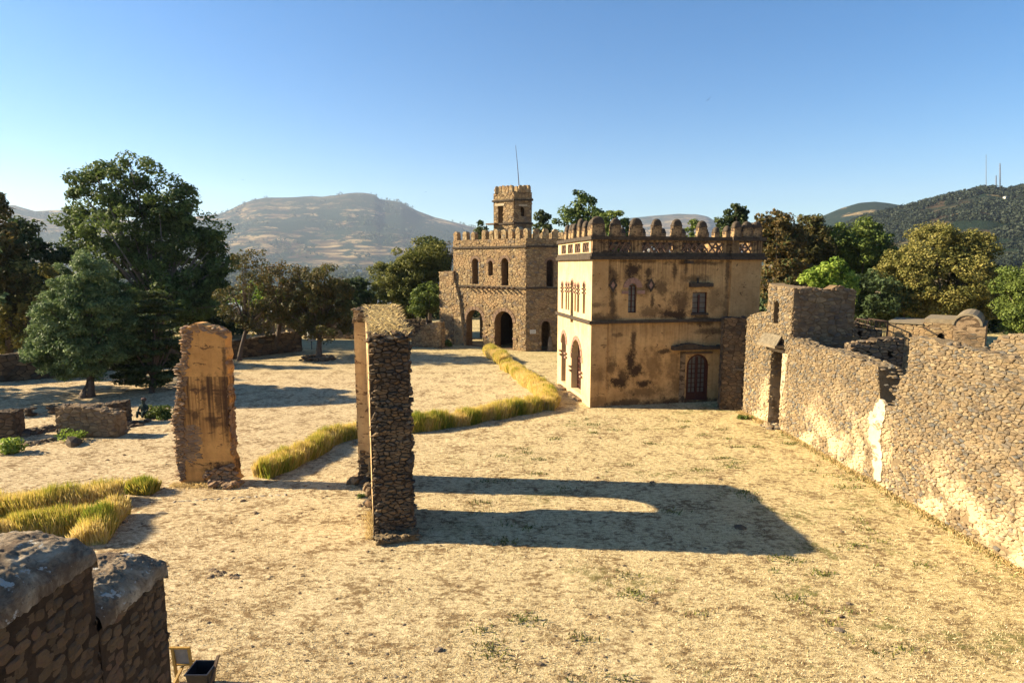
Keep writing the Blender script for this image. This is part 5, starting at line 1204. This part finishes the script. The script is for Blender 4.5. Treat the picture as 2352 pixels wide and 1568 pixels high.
for _ in range(520):
    y = 11.5 + 24*rnd.random()**1.5; x = rnd.uniform(-.85, .25 if rnd.random() < .7 else .8)*y
    s = rnd.uniform(.012, .045) * (1 if rnd.random() < .93 else 2.2); rock(m, (x, y, s*.2), s*1.4, s, s*.6)
for px, py in [(490,1312),(505,1318),(478,1322),(535,1325)]:
    for _ in range(5): p = G(px + rnd.uniform(-8,8), py + rnd.uniform(-4,4)); rock(m, p, rnd.uniform(.05,.13), rnd.uniform(.04,.1), rnd.uniform(.03,.07))
tag(m.build('pebbles', M['stone_tower']), kind='stuff')
m = MB(); sp0, sp1 = G(395,1152), G(640,1130)   # nothing stands here; a faint row of kerb stones crosses the lawn
for i in range(16):
    p = G(400 + 17*i, 1152 - 1.1*i); rock(m, (p.x, p.y + .0, .0), .13, .05, .035)
tag(m.build('kerb_stones', plain('grey_kerb', (.40,.34,.25,1), .9), None), kind='structure')
fs = thing('fallen_stone', 'flat pale stone lying in the lawn right of the near left grass strip', 'stone', G(372,1178)); m = MB(); rock(m, G(372,1178), .28, .12, .06, .9); m.build('slab', M['stone_light'], fs)
fs = thing('fallen_stone', 'dark rounded stone lying in the shadow of the arched ruin', 'stone', G(1700,1212)); m = MB(); rock(m, G(1700,1212), .22, .15, .13, .3, .12); m.build('boulder', M['stone_dark'], fs)

# ------------------------------------------------------------------ low ruins on the left
RM = ('stone_dark', 'mortar_dark'); M['stone_mid'] = M['stone_tower']
rubble_wall('low_ruin', 'squared low rubble wall stump with a pale stone top, left of the plastered pier', G(132,1004), G(262,1008) + Vector((0,.3,0)), [(0, at(132,937,G(132,1004).y).z),(1.4, at(200,936,G(200,1006).y).z),(2.0, at(230,942,G(230,1006).y).z),(3, at(264,955,G(262,1006).y).z)], .75, ('stone_tower','mortar_castle'), su=.26, sv=.15, cat='ruin', group='low ruins', capd=1.5)
rubble_wall('low_ruin', 'dark jagged low wall rising to the right behind the squared stump', G(180,978), G(292,972), [(0,.95),(1,1.0),(2.2,1.15),(3.4,1.2),(3.9,1.75),(4.4,1.8),(5,1.1)], .7, RM, su=.28, sv=.16, cat='ruin', group='low ruins', capd=1.4)
rubble_wall('low_ruin', 'dark broken wall stump at the left edge of the photo', G(-60,1012), G(40,1006), [(0,1.3),(2,1.32),(4,1.28)], .8, RM, su=.28, sv=.16, cat='ruin', group='low ruins', capd=1.4)
def rubble_heap(label, px0, py0, px1, py1, n, s, mat='stone_dark', name='rubble_heap'):
    a, b = G(px0,py0), G(px1,py1); o = thing(name, label, 'rubble', a, group='rubble heaps'); m = MB()
    for _ in range(n):
        t = rnd.random(); p = a.lerp(b, t) + Vector((0, rnd.gauss(0,.35), 0)); k = rnd.uniform(.4, 1.2)*s; rock(m, p + Z*rnd.uniform(0, s*1.1)*max(0, 1-abs(p.y-a.lerp(b,t).y)/.6), k, k*.7, k*.5)
    m.build('loose_stones', M[mat], o); return o
rubble_heap('dark rubble spilling between the left edge stump and the squared stump', 42, 1000, 130, 985, 120, .24)
rubble_heap('pale sunlit line of stones and dry grass below the low ruins', 60, 1022, 130, 1010, 60, .13, 'stone_light')
rubble_heap('dark rubble right of the jagged low wall', 280, 980, 335, 972, 50, .20)
bd = thing('boulder', 'single dark pointed boulder on the lawn below the squared stump', 'boulder', G(168,1024)); m = MB(); rock(m, G(168,1022)+Z*.12, .55, .32, .34, .3); m.build('boulder_stone', M['stone_dark'], bd)
for px, lab in ((68,'left of the two short dark stumps standing on the shaded lawn'), (121,'right of the two short dark stumps, next to the squared ruin')):
    p = G(px, 956 if px < 100 else 950); o = thing('stone_stump', lab, 'stump', p, group='stone stumps'); m = MB()
    for i in range(16): rock(m, p + Vector((rnd.uniform(-.2,.2), rnd.uniform(-.15,.15), .08+i*.025)), .2, .17, .09)
    m.build('stump_stones', M['stone_dark'], o)
# dark long walls at the back of the lawn
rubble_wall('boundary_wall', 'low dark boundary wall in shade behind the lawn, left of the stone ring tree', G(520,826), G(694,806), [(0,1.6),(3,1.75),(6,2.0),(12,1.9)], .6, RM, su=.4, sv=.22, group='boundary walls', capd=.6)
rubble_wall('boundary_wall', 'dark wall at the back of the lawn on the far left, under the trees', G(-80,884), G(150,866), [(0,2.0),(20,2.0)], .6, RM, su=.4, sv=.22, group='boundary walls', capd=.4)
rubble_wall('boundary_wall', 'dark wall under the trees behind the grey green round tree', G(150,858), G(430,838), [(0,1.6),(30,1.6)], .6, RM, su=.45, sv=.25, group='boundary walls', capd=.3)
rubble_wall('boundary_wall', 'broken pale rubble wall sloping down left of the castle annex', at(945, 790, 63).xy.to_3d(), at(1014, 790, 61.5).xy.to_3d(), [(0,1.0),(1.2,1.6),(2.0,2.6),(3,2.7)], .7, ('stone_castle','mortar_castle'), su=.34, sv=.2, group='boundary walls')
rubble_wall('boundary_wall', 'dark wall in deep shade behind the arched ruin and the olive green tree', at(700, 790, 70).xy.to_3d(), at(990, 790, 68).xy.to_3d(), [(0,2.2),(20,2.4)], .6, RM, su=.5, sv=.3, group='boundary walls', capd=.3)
# ring of stones round the lawn tree
rp = G(733,826); ring = thing('stone_ring', 'dark ring of stones round the foot of a lawn tree', 'stone ring', rp); m = MB()
for i in range(150):
    a = rnd.uniform(0, 6.28); r_ = 1.0 + rnd.gauss(0,.12); rock(m, rp + Vector((math.cos(a)*r_*1.2, math.sin(a)*r_, rnd.uniform(.0,.34))), rnd.uniform(.1,.24), rnd.uniform(.1,.2), rnd.uniform(.06,.14))
m.build('ring_stones', M['stone_dark'], ring)
m = MB(); rock(m, rp + Vector((1.0,-.9,.42)), .3, .16, .05, .95); m.build('pale_slab', M['stone_light'], ring)
# hanging pale drum on a post
dp = G(716,802); drum = thing('pale_drum', 'pale upright drum on a thin post left of the stone ring tree', 'drum', dp); m = MB()
tube(m, [dp + Z*.9, dp + Z*2.5], [.42,.42], 12); m.build('drum_body', plain('chalky_white', (.42,.42,.38,1), .9, 5, .3), drum); m = MB(); tube(m, [dp, dp+Z*.9], [.05,.05], 5); m.build('post', M['bark'], drum)
# huts and open shed beyond the trees
def hut(label, px, Y, w, d, h_, roofh, wallc, roofc, name='hut', z0=0.0, cat='hut', group=None, py=None):
    p = at(px, 700, Y); base = Vector((p.x, Y, z0)); 
    if py is not None: base = at(px, py, Y)
    o = thing(name, label, cat, base, group=group); m = MB(); box(m, base - Vector((w/2, 0, 0)), base + Vector((w/2, d, h_))); m.build('wall', wallc, o)
    m = MB(); e = .06*w; b = base; plate(m, b + Z*h_ - Yv*e, X, Z, -Yv, [(-w/2-e,0),(w/2+e,0),(w/2+e,.05*w*.3+.1),(0,roofh+.15),(-w/2-e,.1)], [], d + 2*e); m.build('roof', roofc, o)
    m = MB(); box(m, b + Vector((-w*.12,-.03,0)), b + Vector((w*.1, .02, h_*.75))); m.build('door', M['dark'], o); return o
TIN = plain('tin_roof', (.50,.52,.52,1), .5, 3, .2, .3); WH = plain('whitewashed_wall', (.62,.58,.48,1), .9, 2, .2); MUD = plain('mud_wall', (.30,.22,.14,1), .95, 3, .3); BLU = plain('blue_tin_roof', (.20,.42,.45,1), .5, 3, .2)
hut('pale roofed shed behind the dark wall, seen right of the plastered pier', 500, 78, 5, 5, 2.6, .7, MUD, TIN, 'shed', cat='shed')
hut('grey roofed shed just left of the top of the arched ruin', 825, 84, 7, 5, 2.9, .5, WH, TIN, 'shed', cat='shed')
sh_ = thing('open_shed', 'low open sided shed with square posts beyond the lawn, left of the stone ring tree', 'shed', at(665, 770, 74).xy.to_3d()); m = MB(); r0 = at(600, 770, 74).xy.to_3d(); r1 = at(740, 770, 74).xy.to_3d()
mr = MB(); obox(mr, r0, X, Z, -Yv, (0, 2.6, -4), ((r1-r0).length, 2.8, .4)); mr.build('roof', TIN, sh_)
for i in range(7): q = r0.lerp(r1, i/6); box(m, q - Vector((.4,.3,0)), q + Vector((.4,.3,2.6)))
m.build('posts', MUD, sh_)

# ------------------------------------------------------------------ near stone caps at the lower left
NX = -2.76
def near_cap(label, y0, y1, zc_, peak, xl, name='stone_cap_merlon'):
    base = Vector((NX, y1, 0)); o = thing(name, label, 'merlon', base, group='rounded stone merlons in the foreground')
    z0 = 0.0; m = MB(); box(m, (xl, y0, z0), (NX-.0, y1, zc_-.05)); m.build('wall_core', M['mortar_near'], o)
    m = MB(); out_ = [(0,0),(y1-y0,0),(y1-y0,zc_-.03),(0,zc_-.03)]
    su_, sv_ = .070, .050; oi, oj = rnd.randrange(TN), rnd.randrange(TN)
    for (O_, U_, N_, L_) in ((Vector((NX, y0, 0)), Yv, X, y1-y0), (Vector((NX, y1, 0)), -X, Yv, NX-xl)):
        for i in range(int(L_/su_)+1):
            for j in range(int(1.2/sv_), int((zc_)/sv_)+1):
                cell = TILE[(i+oi) % TN, (j+oj) % TN]
                if cell is None: continue
                (cx_, cy_), poly = cell; u, v = (i+cx_)*su_, (j+cy_)*sv_
                if not (0 < u < L_ and v < zc_-.03): continue
                w_ = (max(p[0] for p in poly)-min(p[0] for p in poly))*su_*.5*rnd.uniform(.75, 1.15); h2 = (max(p[1] for p in poly)-min(p[1] for p in poly))*sv_*.46
                u = min(max(u, w_*.7), L_-w_*.7); tilt = rnd.uniform(-.2, .2); tone = rnd.random(); d_ = rnd.uniform(.008, .028); c0_ = O_ + U_*u + Z*v - N_*.012; vs_ = []
                for q in LUMP_V:
                    k = 1 + rnd.uniform(-.12, .12); a_, b_ = q.x*w_*k, q.y*h2*k; vs_.append(c0_ + U_*(a_*math.cos(tilt)-b_*math.sin(tilt)) + Z*(a_*math.sin(tilt)+b_*math.cos(tilt)) + N_*(q.z*d_*k))
                m.add(vs_, LUMP_F, tone)
    m.build('stone_facing', M['stone_near'], o)
    # vaulted cap, irregular lime crust
    m = MB(); nu, nv = 110, 120; dz = peak - zc_
    for j in range(nv+1):
        v = j/nv; y = y0 + (y1-y0+.03)*v
        for i in range(nu+1):
            u = i/nu; x = NX + .022 + (xl-NX-.06)*u + (.02*mnoise.noise(Vector((y*8, 3, 1))) if i < 4 else 0)
            e = max(0, 1 - ((u-.5)*2)**2)**.62 if u < 1 else 0; f = 1 - .35*max(0, (v-.72)/.28)**2
            z = zc_ + dz*e*f + .022*mnoise.fractal(Vector((x*5, y*5, zc_)), 1, 2, 5) + .010*mnoise.fractal(Vector((x*24, y*24, 0)), .9, 2.1, 4)
            if i in (0, nu): z = zc_ - .05 + .035*mnoise.fractal(Vector((y*9, 1, 0)), 1, 2, 3)
            m.v.append(Vector((x, y, z)))
    for j in range(nv):
        for i in range(nu): a = j*(nu+1)+i; m.face((a, a+1, a+nu+2, a+nu+1))
    b = len(m.v)
    for i in range(nu+1): q = m.v[nv*(nu+1)+i]; m.v.append(Vector((q.x, q.y, zc_-.1)))
    for i in range(nu): m.face((nv*(nu+1)+i, nv*(nu+1)+i+1, b+i+1, b+i))
    c = m.build('cap', M['cap_near'], o, smooth=True); return o
t = NT('lichen_cap'); nn = t.noise(3.0, 8, .72, dist=.5); c = t.ramp(nn, [(.30,(.07,.046,.03)),(.45,(.18,.125,.08)),(.55,(.34,.26,.17)),(.68,(.62,.52,.38))])
c = t.mix(t.math('MULTIPLY', t.step(t.noise(22, 6, .75), .54, .66), .7), c, (.06,.05,.04,1)); c = t.mix(t.step(t.noise(7, 5, .7), .60, .63), c, (.55,.52,.45,1))
M['cap_near'] = t.done(c, .95, t.bump(t.noise(30, 8, .8), .03, 1.0))
M['mortar_near'] = mortar_mat('near_mortar', (.03,.02,.013,1), (.09,.06,.04,1), 5)
M['stone_near'] = stone_mat('near_rubble', [(.085,.052,.032,1),(.15,.095,.058,1),(.055,.04,.028,1),(.20,.125,.075,1),(.08,.05,.033,1),(.12,.078,.048,1),(.05,.04,.033,1)], sc=2.2, wash=1.6, washcol=(.17,.10,.065,1))
near_cap('larger rounded stone cap in the near lower left corner', 2.0, 3.72, 6.62, 6.84, -3.62)
near_cap('smaller rounded stone cap right of and lower than the other', 3.735, 4.48, 6.13, 6.31, -3.45)

# ------------------------------------------------------------------ easel like stand and black bin at the foot of the wall
ey = 11.45; Lx = at(395,1500,ey).x; Rx = at(434,1500,ey).x; ez = at(415,1487,ey).z; ez2 = at(415,1525,ey).z
YW = plain('ochre_painted_timber', (.42,.24,.05,1), .6, 14, .35); PAN = plain('grey_board', (.24,.22,.19,1), .8, 6, .3)
es = thing('wooden_stand', 'ochre wooden stand with splayed legs and a grey board, at the bottom left', 'stand', (Lx, ey, 0))
m = MB(); bar(m, (Lx-.05, ey, ez), (Rx+.03, ey, ez), .05, .035); bar(m, (Lx, ey, ez2), (Rx+.02, ey, ez2), .04, .03); bar(m, (Lx, ey+.05, ez2), (at(428,1540,ey).x, ey+.32, .2), .03); m.build('frame', YW, es)
for a, b in (((Lx+.01, ey, ez), (Lx+.12, ey-.08, 0)), ((Rx, ey, ez+.02), (Rx+.1, ey-.06, 0)), ((Rx-.13, ey+.02, ez2), (Rx-.2, ey-.55, 0)), ((Lx+.1, ey+.1, ez2), (Lx+.05, ey+.5, 0))):
    m = MB(); bar(m, a, b, .05, .04); m.build('leg', YW, es)
m = MB(); box(m, (Lx+.03, ey+.005, ez2), (Rx-.01, ey+.025, ez-.01)); m.build('board', PAN, es)
by = 10.95; bx0 = at(424,1560,by).x; bx1 = at(476,1560,by).x; bz = at(450,1549,by).z
bn = thing('black_bin', 'open black square plastic bin beside the wooden stand', 'bin', ((bx0+bx1)/2, by+.22, 0)); BP = plain('black_plastic', (.018,.018,.022,1), .35, 5, .2, spec=.5)
m = MB(); w = (bx1-bx0)/2; cx_, cy_ = (bx0+bx1)/2, by + w
def sq_ring(r, z): return [Vector((cx_-r, cy_-r, z)), Vector((cx_+r, cy_-r, z)), Vector((cx_+r, cy_+r, z)), Vector((cx_-r, cy_+r, z))]
rings = [sq_ring(w*.72, .01), sq_ring(w*.95, bz-.03), sq_ring(w*1.03, bz-.03), sq_ring(w*1.03, bz), sq_ring(w*.92, bz), sq_ring(w*.70, .04)]
for r_ in rings: m.v += r_
for i in range(5):
    for k in range(4): k2 = (k+1) % 4; m.face((i*4+k, i*4+k2, (i+1)*4+k2, (i+1)*4+k))
m.face((23,22,21,20)); m.face((0,1,2,3)); m.build('bin_shell', BP, bn)
m = MB(); bar(m, (cx_+w*1.0, by-.15, 0), (cx_+w*1.12, cy_+w*.9, bz+.12), .05); st_ = thing('timber_stick', 'bare timber stick leaning on the right side of the black bin', 'stick', (cx_+w*1.0, by-.15, 0)); m.build('stick_shaft', M['wood_old'], st_)

# a small figure in dark clothes sitting by the green bush
pb = G(332, 958); 
def person_sitting(p, h_=1.25):
    o = thing('person', 'small person in dark clothes sitting on the ground left of the dark green bush', 'person', p)
    me = bpy.data.meshes.new('body'); V = [(0,0,.16),(0,0,.42),(0,.02,.66),(0,0,.78),(0,-.03,.92),(0,-.04,1.02),
        (-.18,0,.66),(-.26,-.08,.44),(-.2,-.28,.34),(.18,0,.66),(.26,-.08,.44),(.2,-.28,.34),
        (-.11,-.02,.14),(-.16,-.36,.42),(-.14,-.44,.06),(.11,-.02,.14),(.16,-.36,.42),(.14,-.44,.06)]
    E = [(0,1),(1,2),(2,3),(3,4),(4,5),(2,6),(6,7),(7,8),(2,9),(9,10),(10,11),(0,12),(12,13),(13,14),(0,15),(15,16),(16,17)]
    Rr = [.16,.15,.15,.06,.10,.09,.075,.055,.04,.075,.055,.04,.10,.085,.06,.10,.085,.06]
    me.from_pydata(V, E, []); ob = bpy.data.objects.new('body', me); COL.objects.link(ob); ob.parent = o
    sk = ob.modifiers.new('s', 'SKIN'); 
    for i, v in enumerate(me.skin_vertices[0].data): v.radius = (Rr[i], Rr[i]); v.use_root = (i == 0)
    ss = ob.modifiers.new('u', 'SUBSURF'); ss.levels = 1; ss.render_levels = 1
    me.materials.append(plain('dark_green_cloth', (.03,.05,.04,1), .9))
    m = MB(); rock(m, p + Vector((0,.03,1.02)), .14, .15, .13, .5, .1); m.build('hair', plain('brown_cloth', (.10,.06,.05,1), .9), o); return o
person_sitting(pb)

# ------------------------------------------------------------------ birds, masts, far houses, hillside woods
def bird(label, px, py, Y, span, roll):
    p = at(px, py, Y); o = thing('bird', label, 'bird', p); m = MB(); c, s = math.cos(roll), math.sin(roll)
    def T(x, y, z): return p + Vector((x*c - z*s, y, x*s + z*c))
    b = [T(0,-.12,0), T(.03*span,.0,.02), T(0,.25*span,0), T(-.03*span,0,.02), T(0,0,-.05)]
    m.add(b, [(0,1,4),(1,2,4),(2,3,4),(3,0,4),(0,3,2),(0,2,1)])
    for sgn in (-1, 1):
        q = [T(0,-.08*span,0), T(sgn*.28*span,-.10*span,.07*span), T(sgn*.5*span,.02*span,.03*span), T(sgn*.26*span,.07*span,.05*span), T(0,.08*span,0)]
        q2 = [v - Vector((0,0,.02)) for v in q]; m.add(q + q2, [(0,1,2,3,4),(9,8,7,6,5)] + [(i,(i+1)%5,5+(i+1)%5,5+i) for i in range(5)])
    m.build('plumage', plain('bird_feathers', (.05,.045,.04,1), .9), o)
bird('dark soaring bird high in the sky above the hall, wings spread', 1628, 228, 90, 1.3*.75, .7)
bird('tiny distant bird in the sky right of the tallest tree', 558, 413, 160, .6, .2)
bird('tiny distant bird in the sky above the slope of the central mountain', 978, 441, 160, .6, -.2)
MET = plain('mast_steel', (.30,.27,.27,1), .6, .5, .2, .5)
def mast_(label, px, py0, py1, Y, w):
    a, b = at(px, py1+14, Y), at(px, py0, Y); b.x = a.x + (b.x-a.x)*.0 if False else b.x; o = thing('radio_mast', label, 'mast', a, group='radio masts on the hill'); m = MB(); H = (b-a).length
    for k in range(4): s = Vector((math.cos(k*math.pi/2+.8)*w, math.sin(k*math.pi/2+.8)*w, 0)); bar(m, a + s, b + s*.35, .35)
    for i in range(14):
        t = i/14; q = a.lerp(b, t); r_ = w*(1-.65*t); q2 = a.lerp(b, t+1/14)
        for k in range(4): s = Vector((math.cos(k*math.pi/2+.8)*r_, math.sin(k*math.pi/2+.8)*r_, 0)); s2 = Vector((math.cos((k+1)*math.pi/2+.8)*r_, math.sin((k+1)*math.pi/2+.8)*r_, 0)); bar(m, q+s, q2+s2*.95, .25); bar(m, q+s, q+s2, .25)
    m.build('lattice', MET, o)
    if w > 1: m = MB(); [bar(m, a.lerp(b, t) - X*w*.9, a.lerp(b, t) + X*w*.9, 1.0) for t in (.62,.8,.9)]; m.build('antenna', MET, o)
mast_('tallest radio mast on the dark wooded hill at the right', 2297, 375, 425, 1340, 1.6)
mast_('thin faint radio mast left of the tallest one', 2265, 355, 412, 1340, .4)
mast_('short radio mast close to the left of the tallest one', 2288, 403, 428, 1340, 1.3)
def on_terr(px, py, far=8000):
    r = ray(px, py); a = math.atan2(r.x, r.y); hh_ = math.hypot(r.x, r.y); d = 300
    while d < far:
        x, y, z, _ = terrain(a, d)
        if CAMH + r.z/hh_*d <= z: return Vector((x, y, z)), d
        d *= 1.01
    return None, None
def far_house(px, py, wpx, label, roof, group='far houses in the valley'):
    p, d = on_terr(px, py)
    if p is None: return
    w = wpx/F*d; o = thing('distant_house', label, 'house', p, group=group); m = MB(); box(m, p - Vector((w/2,0,w*.3)), p + Vector((w/2, w*.6, w*.32))); m.build('wall', WH, o)
    m = MB(); plate(m, p + Z*w*.32 - Yv*w*.05, X, Z, -Yv, [(-w*.55,0),(w*.55,0),(w*.5,w*.06),(0,w*.2),(-w*.5,w*.06)], [], w*.7); m.build('roof', roof, o)
    m = MB(); box(m, p + Vector((-w*.3,-w*.01,w*.02)), p + Vector((-w*.1,w*.01,w*.2))); m.build('window', M['dark'], o)
VL = 'white roofed house in the valley at the foot of the central mountain'
VN = ['largest, seen over the brown trees', 'just right of the largest', 'rightmost of the lower row', 'below and right of the largest', 'left of the largest', 'leftmost of the upper row', 'above the largest', 'high on the slope near the castle', 'high on the slope near the tallest tree']
for kk, (px, py, w) in enumerate([(823,626,12),(848,629,7),(862,633,6),(835,640,6),(795,622,5),(775,612,4),(812,611,4),(1012,556,3),(655,604,4)]): far_house(px, py, w, 'white roofed valley house, ' + VN[kk], TIN)
VR = 'small tin roofed house among trees at the foot of the dark right hill'
for i, (px, py, w) in enumerate([(2278,601,10),(2296,604,8),(2284,612,9),(2306,618,8),(2328,612,9),(2342,606,7),(2298,630,10),(2318,626,7),(2336,628,8),(2285,636,8)]): far_house(px, py, w, ('grey' if i % 2 == 0 else 'blue') + ' roofed house below the right hill, ' + ['topmost left','beside the topmost left one','left edge of the second row','middle of the second row','second row, right part','nearest the right photo edge','middle of the lowest row','lowest row, right of middle','right end of the lowest row','left end of the lowest row'][i], (TIN, BLU)[i % 2], 'tin roofed houses below the right hill')
far_house(2315, 456, 9, 'lone white house near the top of the dark wooded hill', TIN, None)
def blob_wood(name, items, mat, per=10, ls=.95):
    """many small far trees: each a handful of crossed leaf masses"""
    C = np.array([i[0] for i in items]); r_ = np.array([i[1] for i in items]); C[:, 2] += r_*.8
    P, t = leaves(C, r_, per, 1.0, nrs.uniform(.1, .9, len(C)), 1.0, 1.2); k = len(C)
    Q = P.reshape(k*per, 4, 3); ctr = Q.mean(1, keepdims=True); Q = ctr + (Q-ctr)*np.repeat(r_, per)[:, None, None]*ls
    return tag(quads_obj(name, Q.reshape(-1, 3), t, mat, None), kind='stuff')
it = []
for _ in range(60000):
    px, D_ = rnd.uniform(1700, 2420), 1350; a = az_el(px, 600)[0]; d = rnd.uniform(520, 1480); x, y, z, rid = terrain(a, d)
    q = mnoise.noise(Vector((x*.006, y*.006, 0))) + .5*mnoise.noise(Vector((x*.02, y*.02, 4))); top = (d-600)/750
    if rid != 3 and d < 1350: continue
    if q*1.1 + top*.95 + (px-1950)/1400*.3 > .56 + rnd.uniform(-.12, .2): it.append(((x, y, z), rnd.uniform(2.6, 5.2)))
    if len(it) > 9000: break
LG['wood'] = leaf_mat('far_wood', [(.022,.032,.018,1),(.028,.038,.021,1),(.036,.045,.025,1)], .15)
LG['scrub'] = leaf_mat('far_scrub', [(.035,.055,.030,1),(.05,.075,.038,1),(.08,.095,.045,1)], .15)
blob_wood('hillside_woods', it, LG['wood'], 26, .62)
it = []
for _ in range(40000):
    a = az_el(rnd.uniform(-60, 1700), 600)[0]; d = 1500*(6300/1500)**rnd.random(); x, y, z, rid = terrain(a, d)
    q = mnoise.noise(Vector((x*.0022, y*.0022, 2))) + .6*mnoise.noise(Vector((x*.008, y*.008, 7)))
    if q > .05 + .15*(z > 250) - .3*(z < 0) + rnd.uniform(-.1,.1): it.append(((x, y, z), rnd.uniform(5, 11)*(1 + .3*(d > 3500))))
    if len(it) > 12000: break
blob_wood('valley_trees', it, LG['scrub'], 12, .8)
it = []   # belt of trees just outside the compound hides the drop of the ground
for _ in range(2300):
    a = rnd.uniform(-.80, .80); d = 96*(520/96)**(rnd.random()**1.3); x, y = math.sin(a)*d, math.cos(a)*d; z = terrain(a, max(122, d))[2] if d > 122 else 0
    it.append(((x, y, z-.5), rnd.uniform(1.4, 3.0) + d*.002))
blob_wood('tree_belt', it, LG['dark'], 150, .20)

# ------------------------------------------------------------------ haze
hz = MB(); box(hz, (-9500, -9500, -200), (9500, 9500, 1150))
hm = bpy.data.materials.new('haze_air'); hm.use_nodes = True; ht = hm.node_tree; ht.nodes.clear()
pv = ht.nodes.new('ShaderNodeVolumePrincipled'); pv.inputs['Color'].default_value = (.62,.76,1.0,1); pv.inputs['Density'].default_value = 6.0e-5; pv.inputs['Anisotropy'].default_value = .2
ho = ht.nodes.new('ShaderNodeOutputMaterial'); ht.links.new(pv.outputs[0], ho.inputs['Volume'])
tag(hz.build('haze', hm), kind='stuff')
for o_ in list(COL.objects):      # nothing half named
    if o_.name.startswith('Cube'): print('unnamed', o_.name)
